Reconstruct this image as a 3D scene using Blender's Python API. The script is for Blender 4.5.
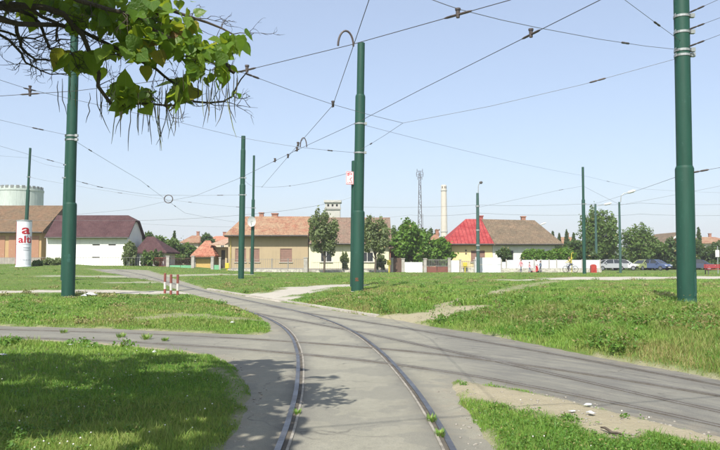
import bpy, bmesh, math, random
import numpy as np
from mathutils import Vector, Matrix

# ------------------------------------------------------------------ camera, sky, sun
for o in list(bpy.data.objects): bpy.data.objects.remove(o)
scene = bpy.context.scene
COL = scene.collection
rng = np.random.default_rng(7); random.seed(7)
CAM_H = 1.6; FOC = 700.0; PITCH = math.atan(37 / 700.0)
cam = bpy.data.cameras.new('camera'); cam.sensor_width = 36; cam.lens = 35.0; cam.clip_end = 9000; cam.clip_start = 0.05
camo = bpy.data.objects.new('camera', cam); COL.objects.link(camo)
camo.location = (0, 0, CAM_H); camo.rotation_euler = (math.pi / 2 + PITCH, 0, 0)
scene.camera = camo
SUN_AZ = math.atan2(-0.29, -0.957); SUN_EL = math.radians(50)   # direction towards the sun: behind the camera, to the left
world = bpy.data.worlds.new('World'); scene.world = world; world.use_nodes = True
wn = world.node_tree.nodes; wl = world.node_tree.links
sky = wn.new('ShaderNodeTexSky'); sky.sky_type = 'NISHITA'; sky.sun_disc = False
sky.sun_elevation = SUN_EL; sky.sun_rotation = SUN_AZ
sky.air_density = 1.0; sky.dust_density = 2.2; sky.ozone_density = 2.6; sky.altitude = 100
bg = wn['Background']; bg.inputs['Strength'].default_value = 0.112
veil = wn.new('ShaderNodeMix'); veil.data_type = 'RGBA'; veil.inputs[0].default_value = .30; veil.inputs[7].default_value = (4.7, 5.2, 6.3, 1)   # even summer haze over the whole sky
wl.new(sky.outputs['Color'], veil.inputs[6]); wl.new(veil.outputs[2], bg.inputs['Color'])
sd = bpy.data.lights.new('sun', 'SUN'); sd.energy = 4.6; sd.angle = math.radians(0.55); sd.color = (1.0, 0.955, 0.88)
so = bpy.data.objects.new('sun', sd); COL.objects.link(so)
to_sun = Vector((math.sin(SUN_AZ) * math.cos(SUN_EL), math.cos(SUN_AZ) * math.cos(SUN_EL), math.sin(SUN_EL)))
so.rotation_euler = to_sun.to_track_quat('Z', 'Y').to_euler(); so.location = (0, 0, 40)
scene.view_settings.view_transform = 'Standard'; scene.view_settings.look = 'None'
scene.view_settings.exposure = 0.72; scene.view_settings.gamma = 1.0; scene.view_settings.use_curve_mapping = False

# ------------------------------------------------------------------ helpers: survey points
def ray(px, py):
    a = (px - 360) / FOC; b = -(py - 225) / FOC
    return Vector((a, math.cos(PITCH) - b * math.sin(PITCH), math.sin(PITCH) + b * math.cos(PITCH)))
def at(px, py, Y):
    r = ray(px, py); return Vector((0, 0, CAM_H)) + r * (Y / r.y)
def sst(a, b, x):
    t = np.clip((x - a) / (b - a), 0, 1); return t * t * (3 - 2 * t)
def road_h(x, y):
    return .46 * sst(18, 62, y) + .7 * sst(35, 75, y) * sst(-8, -25, x)
def gp(px, py):
    r = ray(px, py); z = 0.0
    for i in range(60):
        t = (z - CAM_H) / r.z; p = r * t; z = .5 * z + .5 * float(road_h(p.x, p.y))
    return (p.x, p.y)
def hash2(ix, iy, s):
    v = np.sin(ix * 127.1 + iy * 311.7 + s * 74.7) * 43758.5453
    return v - np.floor(v)
def vnoise(x, y, s=0):
    ix = np.floor(x); iy = np.floor(y); fx = x - ix; fy = y - iy
    fx = fx * fx * (3 - 2 * fx); fy = fy * fy * (3 - 2 * fy)
    a = hash2(ix, iy, s); b = hash2(ix + 1, iy, s); c = hash2(ix, iy + 1, s); d = hash2(ix + 1, iy + 1, s)
    return (a * (1 - fx) + b * fx) * (1 - fy) + (c * (1 - fx) + d * fx) * fy
def fbm(x, y, s=0):
    return .55 * vnoise(x, y, s) + .3 * vnoise(x * 2.1, y * 2.1, s + 3) + .15 * vnoise(x * 4.3, y * 4.3, s + 5)
def catmull(pts, step=0.25):
    P = [np.array(p, float) for p in pts]; P = [2 * P[0] - P[1]] + P + [2 * P[-1] - P[-2]]
    out = []
    for i in range(1, len(P) - 2):
        n = max(2, int(np.linalg.norm(P[i + 1] - P[i]) / step))
        for k in range(n):
            t = k / n; a, b, c, d = P[i - 1], P[i], P[i + 1], P[i + 2]
            out.append(.5 * ((2 * b) + (-a + c) * t + (2 * a - 5 * b + 4 * c - d) * t * t + (-a + 3 * b - 3 * c + d) * t ** 3))
    out.append(P[-2]); return np.array(out)
def seg_dist(x, y, poly, closed):
    """distance to a polyline, signed side of the nearest segment, position along it"""
    best = np.full(x.shape, 1e9); side = np.zeros(x.shape); along = np.zeros(x.shape); acc = 0
    n = len(poly)
    for i in range(n if closed else n - 1):
        ax, ay = poly[i][:2]; bx, by = poly[(i + 1) % n][:2]
        dx, dy = bx - ax, by - ay; L2 = dx * dx + dy * dy + 1e-12
        t = np.clip(((x - ax) * dx + (y - ay) * dy) / L2, 0, 1)
        d = np.hypot(x - ax - t * dx, y - ay - t * dy)
        m = d < best
        best = np.where(m, d, best); side = np.where(m, np.sign(dx * (y - ay) - dy * (x - ax)), side)
        along = np.where(m, acc + t * math.sqrt(L2), along); acc += math.sqrt(L2)
    return best, side, along
def inside(x, y, poly):
    r = np.zeros(x.shape, bool); n = len(poly)
    for i in range(n):
        x0, y0 = poly[i]; x1, y1 = poly[(i + 1) % n]
        c = ((y0 > y) != (y1 > y)) & (x < (x1 - x0) * (y - y0) / (y1 - y0 + 1e-12) + x0)
        r ^= c
    return r

# ------------------------------------------------------------------ helpers: materials
def new_mat(name):
    m = bpy.data.materials.new(name); m.use_nodes = True
    nt = m.node_tree; return m, nt, nt.nodes['Principled BSDF']
def N(nt, t, **kw):
    n = nt.nodes.new(t)
    for k, v in kw.items():
        if k in n.inputs: n.inputs[k].default_value = v
        else: setattr(n, k, v)
    return n
def mixc(nt, fac, a, b, mode='MIX'):
    n = nt.nodes.new('ShaderNodeMix'); n.data_type = 'RGBA'; n.blend_type = mode
    for s, v in ((0, fac), (6, a), (7, b)):
        if hasattr(v, 'links'): nt.links.new(v, n.inputs[s])
        else: n.inputs[s].default_value = v if s == 0 else (*v[:3], 1)
    return n.outputs[2]
def coords(nt, scale=(1, 1, 1), kind='Object', rot=(0, 0, 0)):
    tc = nt.nodes.new('ShaderNodeTexCoord'); mp = nt.nodes.new('ShaderNodeMapping')
    mp.inputs['Scale'].default_value = scale; mp.inputs['Rotation'].default_value = rot
    nt.links.new(tc.outputs[kind], mp.inputs['Vector']); return mp.outputs[0]
def ramp(nt, fac, stops):
    r = nt.nodes.new('ShaderNodeValToRGB'); e = r.color_ramp.elements
    while len(e) < len(stops): e.new(.5)
    for q, (p, c) in zip(e, stops): q.position = p; q.color = (*c, 1) if len(c) == 3 else c
    nt.links.new(fac, r.inputs[0]); return r.outputs[0]
def noise(nt, vec, scale, detail=4, rough=.6):
    n = N(nt, 'ShaderNodeTexNoise', Scale=scale, Detail=detail, Roughness=rough); nt.links.new(vec, n.inputs['Vector']); return n.outputs['Fac']
def bump(nt, b, h, strength, dist=.02):
    n = N(nt, 'ShaderNodeBump', Strength=strength, Distance=dist); nt.links.new(h, n.inputs['Height']); nt.links.new(n.outputs[0], b.inputs['Normal'])
MATS = {}
def plain(name, c1, c2=None, rough=.8, scale=2.0, metal=0, spec=.3, bmp=.15, stretch=(1, 1, 1), fine=None, sharp=(.35, .65)):
    """base colour with soft blotches of a second colour and fine speckle"""
    if name in MATS: return MATS[name]
    m, nt, b = new_mat(name); v = coords(nt, stretch)
    c2 = c2 or tuple(x * .75 for x in c1)
    f = noise(nt, v, scale, 6, .65); f = ramp(nt, f, [(sharp[0], (0, 0, 0)), (sharp[1], (1, 1, 1))])
    c = mixc(nt, f, c1, c2)
    f2 = noise(nt, v, fine or scale * 14, 3, .7); f2 = ramp(nt, f2, [(.3, (.8, .8, .8)), (.7, (1.15, 1.15, 1.15))])
    c = mixc(nt, .8, c, f2, 'MULTIPLY')
    nt.links.new(c, b.inputs['Base Color'])
    b.inputs['Roughness'].default_value = rough; b.inputs['Metallic'].default_value = metal; b.inputs['Specular IOR Level'].default_value = spec
    if bmp: bump(nt, b, noise(nt, v, fine or scale * 14, 4), bmp)
    MATS[name] = m; return m
def wallmat(name, c, dirt=(.25, .21, .17), rough=.9, base=0.45):
    """painted plaster, streaked, with a grubby splash zone by the ground"""
    if name in MATS: return MATS[name]
    m, nt, b = new_mat(name); v = coords(nt)
    f = noise(nt, v, .6, 6, .7); f = ramp(nt, f, [(.4, (0, 0, 0)), (.8, (.45, .45, .45))])
    col = mixc(nt, f, c, tuple(x * .72 for x in c))
    vs = coords(nt, (3.0, 3.0, .25)); f2 = ramp(nt, noise(nt, vs, 1.2, 5, .7), [(.5, (0, 0, 0)), (.85, (.5, .5, .5))])
    col = mixc(nt, f2, col, tuple(x * .62 + .03 for x in c))
    f3 = ramp(nt, noise(nt, v, 5, 5, .7), [(.62, (0, 0, 0)), (.7, (.6, .6, .6))])
    col = mixc(nt, f3, col, dirt)
    nt.links.new(col, b.inputs['Base Color']); b.inputs['Roughness'].default_value = rough; b.inputs['Specular IOR Level'].default_value = .2
    bump(nt, b, noise(nt, v, 12, 4), .3)
    MATS[name] = m; return m
def roofmat(name, c1, c2, c3, row=.28, bmp=.8, sharp=(.35, .62)):
    if name in MATS: return MATS[name]
    m, nt, b = new_mat(name); v = coords(nt)
    br = N(nt, 'ShaderNodeTexBrick', Scale=1.0); br.inputs['Brick Width'].default_value = .24; br.inputs['Row Height'].default_value = row * .6
    br.inputs['Mortar Size'].default_value = .012; br.inputs['Color1'].default_value = (*c1, 1); br.inputs['Color2'].default_value = (*c2, 1)
    br.inputs['Mortar'].default_value = (*[x * .4 for x in c1], 1)
    v2 = coords(nt, (1, 1, 1), rot=(math.radians(-90), 0, 0)); nt.links.new(v2, br.inputs['Vector'])
    f = ramp(nt, noise(nt, v, .9, 8, .75), [(sharp[0], (0, 0, 0)), (sharp[1], (1, 1, 1))])
    col = mixc(nt, f, br.outputs['Color'], c3)
    f2 = ramp(nt, noise(nt, v, 3.5, 6, .85), [(.32, (.5, .5, .5)), (.68, (1.5, 1.5, 1.5))])
    col = mixc(nt, .9 if bmp > .5 else .45, col, f2, 'MULTIPLY')
    f4 = ramp(nt, noise(nt, coords(nt, (2.5, 2.5, .5)), 1.3, 5, .8), [(.55, (0, 0, 0)), (.75, (.6, .6, .6))]); col = mixc(nt, f4, col, tuple(x * .45 + .01 for x in c1))
    nt.links.new(col, b.inputs['Base Color']); b.inputs['Roughness'].default_value = .9; b.inputs['Specular IOR Level'].default_value = .15
    w = N(nt, 'ShaderNodeTexWave', Scale=2.0, wave_type='BANDS', bands_direction='X'); nt.links.new(v, w.inputs['Vector'])
    bump(nt, b, w.outputs['Fac'], bmp, .04)
    MATS[name] = m; return m
def leafmat(name, c1, c2, trans=.35, rough=.5):
    """leaf tint from the mesh colour attribute (each leaf its own), part of the light passing through"""
    if name in MATS: return MATS[name]
    m, nt, b = new_mat(name)
    a = nt.nodes.new('ShaderNodeVertexColor'); a.layer_name = 'tint'
    sp = nt.nodes.new('ShaderNodeSeparateColor'); nt.links.new(a.outputs[0], sp.inputs[0])
    col = mixc(nt, sp.outputs[0], c1, c2)
    col = mixc(nt, sp.outputs[1], col, (.30, .245, .105))
    nt.links.new(col, b.inputs['Base Color']); b.inputs['Roughness'].default_value = rough; b.inputs['Specular IOR Level'].default_value = .25
    tr = nt.nodes.new('ShaderNodeBsdfTranslucent'); nt.links.new(mixc(nt, .5, col, (.32, .42, .03)), tr.inputs[0])
    mx = nt.nodes.new('ShaderNodeMixShader'); mx.inputs[0].default_value = trans
    nt.links.new(b.outputs[0], mx.inputs[1]); nt.links.new(tr.outputs[0], mx.inputs[2])
    nt.links.new(mx.outputs[0], nt.nodes['Material Output'].inputs[0])
    MATS[name] = m; return m

# ------------------------------------------------------------------ helpers: objects
def tag(o, label=None, cat=None, group=None, kind=None):
    if label: o['label'] = label
    if cat: o['category'] = cat
    if group: o['group'] = group
    if kind: o['kind'] = kind
    return o
def empty(name, loc, label, cat, group=None, rz=0):
    o = bpy.data.objects.new(name, None); COL.objects.link(o); o.location = loc; o.rotation_euler = (0, 0, rz); o.empty_display_size = .2
    return tag(o, label, cat, group)
def link(name, me, parent=None, mats=None, smooth=False):
    o = bpy.data.objects.new(name, me); COL.objects.link(o)
    if parent is not None: o.parent = parent
    for m in (mats if isinstance(mats, (list, tuple)) else [mats] if mats else []):
        if m.name not in [x.name for x in me.materials if x]: me.materials.append(m)
    if smooth and len(me.polygons): me.polygons.foreach_set('use_smooth', [True] * len(me.polygons))
    return o
def obj(name, bm, mats, parent=None, smooth=False, off=None):
    """one mesh object; world-space bmesh moved into the parent's frame when off is its base"""
    if off is not None: bmesh.ops.translate(bm, verts=bm.verts, vec=-Vector(off))
    bmesh.ops.recalc_face_normals(bm, faces=bm.faces)
    if smooth:
        for e in bm.edges:
            if len(e.link_faces) == 2 and e.calc_face_angle(0) > .8: e.smooth = False
    me = bpy.data.meshes.new(name); bm.to_mesh(me); bm.free()
    return link(name, me, parent, mats, smooth)
def box(bm, x0, x1, y0, y1, z0, z1, M=None):
    vs = [bm.verts.new((x, y, z)) for z in (z0, z1) for y in (y0, y1) for x in (x0, x1)]
    if M is not None:
        for v in vs: v.co = M @ v.co
    for f in ((0, 2, 3, 1), (4, 5, 7, 6), (0, 1, 5, 4), (2, 6, 7, 3), (0, 4, 6, 2), (1, 3, 7, 5)): bm.faces.new([vs[i] for i in f])
    return vs
def rbox(x0, x1, y0, y1, z0, z1, bev=.01, seg=1):
    bm = bmesh.new(); box(bm, x0, x1, y0, y1, z0, z1)
    bmesh.ops.bevel(bm, geom=list(bm.edges), offset=bev, segments=seg, affect='EDGES', profile=.5); return bm
def solid(bm, pts, vec):
    """a polygon pushed along vec into a closed slab"""
    a = [bm.verts.new(p) for p in pts]; b = [bm.verts.new(Vector(p) + Vector(vec)) for p in pts]
    bm.faces.new(a[::-1]); bm.faces.new(b); n = len(a)
    for i in range(n): bm.faces.new((a[i], a[(i + 1) % n], b[(i + 1) % n], b[i]))
def tube(bm, pts, rad, seg=8, caps=True):
    pts = [Vector(p) for p in pts]; n = len(pts)
    rad = rad if hasattr(rad, '__len__') else [rad] * n
    rings = []; up = None
    for i, p in enumerate(pts):
        d = (pts[min(i + 1, n - 1)] - pts[max(i - 1, 0)]).normalized()
        if up is None: up = Vector((0, 0, 1)) if abs(d.z) < .9 else Vector((1, 0, 0))
        s = d.cross(up); s = s.normalized() if s.length > 1e-6 else Vector((1, 0, 0)); up = s.cross(d).normalized()
        rings.append([bm.verts.new(p + (s * math.cos(k * 2 * math.pi / seg) + up * math.sin(k * 2 * math.pi / seg)) * rad[i]) for k in range(seg)])
    for a, b in zip(rings, rings[1:]):
        for k in range(seg): bm.faces.new((a[k], a[(k + 1) % seg], b[(k + 1) % seg], b[k]))
    if caps: bm.faces.new(rings[0][::-1]); bm.faces.new(rings[-1])
def lathe(bm, prof, seg=16, c=(0, 0, 0)):
    c = Vector(c); rings = [[bm.verts.new(c + Vector((r * math.cos(k * 2 * math.pi / seg), r * math.sin(k * 2 * math.pi / seg), z))) for k in range(seg)] for r, z in prof]
    for a, b in zip(rings, rings[1:]):
        for k in range(seg): bm.faces.new((a[k], a[(k + 1) % seg], b[(k + 1) % seg], b[k]))
    bm.faces.new(rings[0][::-1]); bm.faces.new(rings[-1])
def np_mesh(name, V, tris=None, quads=None, tint=None):
    me = bpy.data.meshes.new(name); V = np.asarray(V, np.float32)
    tris = np.zeros((0, 3), np.int32) if tris is None else np.asarray(tris, np.int32); quads = np.zeros((0, 4), np.int32) if quads is None else np.asarray(quads, np.int32)
    me.vertices.add(len(V)); me.vertices.foreach_set('co', V.ravel())
    nl = tris.size + quads.size; me.loops.add(nl); me.loops.foreach_set('vertex_index', np.concatenate([quads.ravel(), tris.ravel()]).astype(np.int32))
    npol = len(tris) + len(quads); me.polygons.add(npol)
    st = np.concatenate([np.arange(len(quads)) * 4, quads.size + np.arange(len(tris)) * 3]).astype(np.int32)
    me.polygons.foreach_set('loop_start', st)
    if tint is not None:
        at_ = me.color_attributes.new('tint', 'FLOAT_COLOR', 'POINT'); t = np.ones((len(V), 4), np.float32); t[:, :tint.shape[1]] = tint
        at_.data.foreach_set('color', t.ravel())
    me.update(calc_edges=True); return me

# ------------------------------------------------------------------ the tram junction: three curved tracks (metres)
T1 = catmull([(0, -14), (.03, -6), (.05, 0), (.05, 4), (.045, 6.06), (.02, 7.3), (-.06, 9), (-.25, 11.4), (-.45, 13.2), (-.80, 15.6), (-1.36, 18.2), (-2.2, 21.0), (-3.5, 24.2), (-5.1, 27.6), (-7.3, 32.2), (-10.0, 38), (-13.2, 45), (-17, 53), (-22, 61)])
T2 = catmull([(8.6, -6), (7.6, 0), (6.6, 3), (5.4, 6), (4.28, 8.33), (2.95, 11.45), (1.96, 13.6), (.95, 15.7), (0, 17.55), (-.75, 18.95), (-2.3, 21.6), (-4.0, 25.0)])
T3 = catmull([(-40, 20), (-14, 17.1), (-8.1, 15.85), (-5, 15.0), (-2.6, 14.0), (-1.1, 13.15), (0, 12.4), (.83, 11.75), (1.56, 11.0), (2.5, 9.9), (3.9, 7.7), (5.1, 5.2), (6.2, 2.5), (7.2, -1), (8.2, -6)])
road_px = [(226, 450), (246, 412), (251, 395), (247, 380), (235, 366), (212, 356), (190, 352), (100, 343.5), (0, 338.5)]
ROAD = [(-1.5, -30), (-1.15, 2), (-1.2, 5)] + [gp(*p) for p in road_px] + [(-14, 15.3), (-60, 18.5), (-60, 23), (-14, 18.9)]
ROAD += [gp(*p) for p in [(0, 326), (100, 328.5), (200, 333), (262, 335), (272, 331), (271, 325), (258, 316), (240, 308), (215, 300.5), (190, 294), (172, 287.5), (160, 282)]]
ROAD += [(-24, 62), (-19, 63)]
ROAD += [gp(*p) for p in [(170, 277.5), (188, 283), (208, 290), (240, 295.5), (268, 300), (300, 305), (330, 310), (365, 315.5), (400, 320.5), (430, 326.5), (480, 333.5), (540, 345.5), (600, 357.5), (660, 368.5), (720, 380)]]
ROAD += [(6.6, 5.8), (8.4, 1), (9.6, -6), (7.2, -6), (5.2, 2)]
ROAD += [gp(*p) for p in [(720, 438), (660, 424), (600, 409), (540, 395), (500, 388), (470, 383), (450, 381), (455, 395), (475, 425), (492, 452)]]
ROAD += [(1.15, 4.8), (1.2, 2), (1.5, -30)]
NORTH = np.concatenate([T2[::2][:-4], T1[(T1[:, 1] > 25)][::2]])        # everything on the far side of this line is the raised green

def sdf(x, y):
    d, _, _ = seg_dist(x, y, ROAD, True); return np.where(inside(x, y, ROAD), -d, d)
DIRT = [  # trodden earth: polyline, half width, strength
    ([gp(372, 318.5), gp(430, 322), gp(470, 319)], .8, .9), ([gp(425, 322), gp(452, 314), gp(490, 308), gp(505, 301)], .45, .75), ([gp(505, 301), gp(530, 292), gp(560, 285)], .5, .5),
    ([gp(465, 390), gp(500, 397), gp(560, 408), gp(610, 420), gp(700, 440)], .40, 1.0), ([gp(492, 400), gp(540, 411), gp(580, 422), gp(625, 436)], .42, .95), ([gp(480, 396), gp(520, 405), gp(590, 428)], .22, .9),
    ([gp(150, 322), gp(185, 318), gp(235, 322)], .6, .55), ([gp(10, 341), gp(60, 343), gp(120, 346.5), gp(205, 354)], .45, .95),
    ([gp(-40, 345), gp(30, 342)], .4, .5), ([gp(215, 372), gp(235, 385), gp(238, 405)], .12, .5)]
PALE = [  # worn pale footpaths of gravel and old concrete
    ([gp(-90, 298), gp(0, 296.5), gp(60, 295.5), gp(110, 295), (-9.8, 31.8), gp(178, 294)], 1.5, 1.0),
    ([gp(515, 284), gp(560, 282.3), gp(600, 280.5)], 1.3, .9), ([gp(590, 281), gp(640, 279.5), gp(730, 278.8), gp(800, 278.5)], 3.4, 1.0), ([gp(250, 297.5), gp(285, 297.5), gp(315, 293.5), gp(340, 291.8)], 1.6, 1.0), ([gp(268, 301), gp(284, 301)], .9, 1.0), ([gp(60, 279), gp(130, 277.5), gp(180, 276), gp(240, 275)], 1.6, .6),
    ([gp(120, 285), gp(150, 283)], .9, .5)]
def strip_mask(x, y, strips, sd):
    m = np.zeros(x.shape)
    for pl, w, s in strips:
        d, _, _ = seg_dist(x, y, pl, False)
        w2 = w * (.25 + 1.1 * fbm(x * 1.3 / max(w, .3), y * 1.3 / max(w, .3), sd) + .5 * (fbm(x * 3.5, y * 3.5, sd + 7) - .4))
        m = np.maximum(m, s * (1 - sst(w2 * .7, w2 * 1.35, d)))
    return m
def ground_h(x, y, s=None):
    x = np.asarray(x, float); y = np.asarray(y, float)
    if s is None: s = sdf(x, y)
    r = road_h(x, y)
    _, side, _ = seg_dist(x, y, NORTH, False)
    north = (side < 0) & (s > 0) & (y > 5) | ((s > 0) & (x > 5.5) & (y > 9) & (side < 0))
    sp = np.maximum(s, 0)
    bank = np.where(north, np.maximum(.46 - .46 * sst(18, 62, y), 0) * (1 - np.exp(-sp / 2.4)), .07 * (1 - np.exp(-sp / 1.2)) + .10 * sst(1.5, 5, sp) * sst(16, 26, y))
    edge = -.05 + .085 * sst(-.12, .14, s + .16 * (fbm(x * 3, y * 3, 11) - .5))
    lump = (fbm(x * .9, y * .9, 2) - .5) * .10 * sst(.2, 1.5, sp) + (fbm(x * 4, y * 4, 4) - .5) * .03 * sst(.1, .5, sp)
    return r + bank + edge + lump
def gh(x, y): return float(ground_h(np.array([x]), np.array([y]))[0])

def axis(lo, hi, step, far_lo, far_hi, k):
    a = list(np.arange(lo, hi + 1e-6, step)); s = step
    while a[-1] < far_hi: s *= k; a.append(a[-1] + s)
    s = step; b = []
    c = lo
    while c > far_lo: s *= k; c -= s; b.append(c)
    return np.array(b[::-1] + a)
gx = axis(-10, 8, .12, -2500, 2500, 1.055); gy = axis(3.5, 24, .12, -300, 4200, 1.03)
GX, GY = np.meshgrid(gx, gy); fx, fy = GX.ravel(), GY.ravel()
S = sdf(fx, fy); GZ = ground_h(fx, fy, S)
GZ = np.where((fx < -200) | (fx > 200) | (fy > 250), np.minimum(GZ, .46), GZ)
nx, ny = len(gx), len(gy)
idx = np.arange(nx * ny).reshape(ny, nx)
Q = np.stack([idx[:-1, :-1], idx[:-1, 1:], idx[1:, 1:], idx[1:, :-1]], -1).reshape(-1, 4)
dirt = strip_mask(fx, fy, DIRT, 21); pale = strip_mask(fx, fy, PALE, 31)
edge_bare = (1 - sst(.02, .16, S)) * .7 * sst(.45, .6, fbm(fx * 1.1, fy * 1.1, 9))
dirt = np.maximum(dirt, edge_bare)
gme = np_mesh('ground', np.stack([fx, fy, GZ], -1), quads=Q, tint=np.stack([dirt, pale], -1))
m, nt, b = new_mat('turf_soil'); v = coords(nt)
a = nt.nodes.new('ShaderNodeVertexColor'); a.layer_name = 'tint'; sp = nt.nodes.new('ShaderNodeSeparateColor'); nt.links.new(a.outputs[0], sp.inputs[0])
g1 = mixc(nt, ramp(nt, noise(nt, v, .35, 6, .7), [(.35, (0, 0, 0)), (.65, (1, 1, 1))]), (.072, .160, .026), (.155, .205, .056))
g1 = mixc(nt, ramp(nt, noise(nt, v, 2.6, 6, .75), [(.3, (0, 0, 0)), (.75, (1, 1, 1))]), g1, (.085, .115, .030))
g1 = mixc(nt, ramp(nt, noise(nt, v, 9, 5, .75), [(.5, (0, 0, 0)), (.75, (.8, .8, .8))]), g1, (.16, .15, .07))
soil = mixc(nt, noise(nt, v, 3, 6, .7), (.40, .355, .245), (.25, .215, .135)); soil = mixc(nt, ramp(nt, noise(nt, v, 60, 3, .7), [(.5, (0, 0, 0)), (.7, (.6, .6, .6))]), soil, (.40, .37, .31))
conc = mixc(nt, noise(nt, v, 1.5, 6, .7), (.46, .43, .365), (.33, .305, .255))
c = mixc(nt, sp.outputs[0], g1, soil); c = mixc(nt, sp.outputs[1], c, conc)
nt.links.new(c, b.inputs['Base Color']); b.inputs['Roughness'].default_value = .95; b.inputs['Specular IOR Level'].default_value = .1
bump(nt, b, noise(nt, v, 18, 5, .7), .8, .05)
tag(link('ground', gme, None, m, True), kind='structure')

# road sheet: same grid, every cell that the carriageway touches
near = (S < .45).reshape(ny, nx); cell = (near[:-1, :-1] | near[1:, 1:] | near[:-1, 1:] | near[1:, :-1]).ravel()
Qr = Q[cell]; used = np.unique(Qr); remap = -np.ones(nx * ny, int); remap[used] = np.arange(len(used))
rx, ry = fx[used], fy[used]
d3, s3, l3 = seg_dist(rx, ry, T3, False); d1, s1, l1 = seg_dist(rx, ry, T1, False)
lat = d3 * s3; wet = sst(.9, 2.2, rx) * (1 - sst(18, 22, ry)) + sst(-1.5, -3.5, rx) * (1 - sst(18, 20, ry)) * .7
rme = np_mesh('road', np.stack([rx, ry, road_h(rx, ry) + (fbm(rx * .8, ry * .8, 6) - .5) * .012], -1), quads=remap[Qr], tint=np.stack([lat * .1 + .5, l3 * .01, wet], -1))
d2, _, _ = seg_dist(rx, ry, T2, False)
rdist = np.minimum(np.minimum(np.abs(d1 - .71), np.abs(d2 - .71)), np.abs(d3 - .71)); ra = rme.color_attributes.new('grime_shade', 'FLOAT_COLOR', 'POINT'); rc = np.ones((len(rx), 4), np.float32); rc[:, 0] = np.exp(-(rdist / .17) ** 2); rc[:, 1] = np.exp(-(np.minimum(np.minimum(d1, d2), d3) / .62) ** 4); rc[:, 2] = np.exp(-np.abs(S[used]) / .35); ra.data.foreach_set('color', rc.ravel())  # dark shadow bands painted along the rails over dirt; road edges carry soil
m, nt, b = new_mat('old_asphalt'); v = coords(nt)
a = nt.nodes.new('ShaderNodeVertexColor'); a.layer_name = 'tint'; sp = nt.nodes.new('ShaderNodeSeparateColor'); nt.links.new(a.outputs[0], sp.inputs[0])
c = mixc(nt, ramp(nt, noise(nt, v, .5, 6, .7), [(.3, (0, 0, 0)), (.7, (1, 1, 1))]), (.275, .263, .200), (.205, .196, .150))
c = mixc(nt, ramp(nt, noise(nt, v, 2.2, 7, .75), [(.45, (0, 0, 0)), (.75, (.7, .7, .7))]), c, (.310, .296, .232))
cm = nt.nodes.new('ShaderNodeCombineXYZ')
ml = N(nt, 'ShaderNodeMath', operation='MULTIPLY'); ml.inputs[1].default_value = 45; nt.links.new(sp.outputs[0], ml.inputs[0])
ma = N(nt, 'ShaderNodeMath', operation='MULTIPLY'); ma.inputs[1].default_value = 60; nt.links.new(sp.outputs[1], ma.inputs[0])
nt.links.new(ml.outputs[0], cm.inputs[0]); nt.links.new(ma.outputs[0], cm.inputs[1])
st = ramp(nt, noise(nt, cm.outputs[0], 1.6, 6, .75), [(.42, (0, 0, 0)), (.56, (1, 1, 1))])
stm = N(nt, 'ShaderNodeMath', operation='MULTIPLY'); nt.links.new(st, stm.inputs[0]); nt.links.new(sp.outputs[2], stm.inputs[1])
st2 = N(nt, 'ShaderNodeMath', operation='MULTIPLY'); nt.links.new(stm.outputs[0], st2.inputs[0]); st2.inputs[1].default_value = .75
wb = N(nt, 'ShaderNodeMath', operation='MULTIPLY'); nt.links.new(sp.outputs[2], wb.inputs[0]); wb.inputs[1].default_value = .42
c = mixc(nt, wb.outputs[0], c, (.130, .127, .115))
c = mixc(nt, st2.outputs[0], c, (.082, .081, .078))
gr = nt.nodes.new('ShaderNodeVertexColor'); gr.layer_name = 'grime_shade'; gs = nt.nodes.new('ShaderNodeSeparateColor'); nt.links.new(gr.outputs[0], gs.inputs[0])
def mul(a_, b_):
    n_ = N(nt, 'ShaderNodeMath', operation='MULTIPLY')
    for i_, q_ in enumerate((a_, b_)):
        if hasattr(q_, 'links'): nt.links.new(q_, n_.inputs[i_])
        else: n_.inputs[i_].default_value = q_
    return n_.outputs[0]
c = mixc(nt, mul(gs.outputs[0], ramp(nt, noise(nt, v, 2.5, 6, .75), [(.3, (.3, .3, .3)), (.62, (.95, .95, .95))])), c, (.085, .083, .080))  # rail bands: dirt plus painted-in shadow
c = mixc(nt, mul(gs.outputs[1], .15), c, (.29, .28, .235))
c = mixc(nt, mul(gs.outputs[2], ramp(nt, noise(nt, v, 3.5, 5, .7), [(.4, (0, 0, 0)), (.7, (.8, .8, .8))])), c, (.24, .20, .14))
# cracks and dark patches
vo = N(nt, 'ShaderNodeTexVoronoi', feature='DISTANCE_TO_EDGE', Scale=.42)
wv = nt.nodes.new('ShaderNodeVectorMath'); wv.operation = 'ADD'
nz = N(nt, 'ShaderNodeTexNoise', Scale=1.4, Detail=5); nt.links.new(v, nz.inputs['Vector']); nt.links.new(v, wv.inputs[0]); nt.links.new(nz.outputs['Color'], wv.inputs[1]); nt.links.new(wv.outputs[0], vo.inputs['Vector'])
cr = ramp(nt, vo.outputs['Distance'], [(.0, (1, 1, 1)), (.012, (0, 0, 0))])
crm = mixc(nt, ramp(nt, noise(nt, v, .7, 3), [(.48, (0, 0, 0)), (.6, (.75, .75, .75))]), (0, 0, 0), cr)
c = mixc(nt, crm, c, (.075, .07, .06))
c = mixc(nt, ramp(nt, noise(nt, v, 5.5, 4, .8), [(.68, (0, 0, 0)), (.74, (.65, .65, .65))]), c, (.13, .12, .105))
c = mixc(nt, ramp(nt, noise(nt, v, 17, 4, .8), [(.66, (0, 0, 0)), (.72, (.7, .7, .7))]), c, (.095, .09, .08))
c = mixc(nt, ramp(nt, noise(nt, v, .9, 3, .6), [(.53, (0, 0, 0)), (.55, (.5, .5, .5))]), c, (.170, .165, .138))
c = mixc(nt, ramp(nt, noise(nt, v, 11, 6, .8), [(.35, (.0, .0, .0)), (.75, (.55, .55, .55))]), c, (.150, .146, .124))
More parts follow.
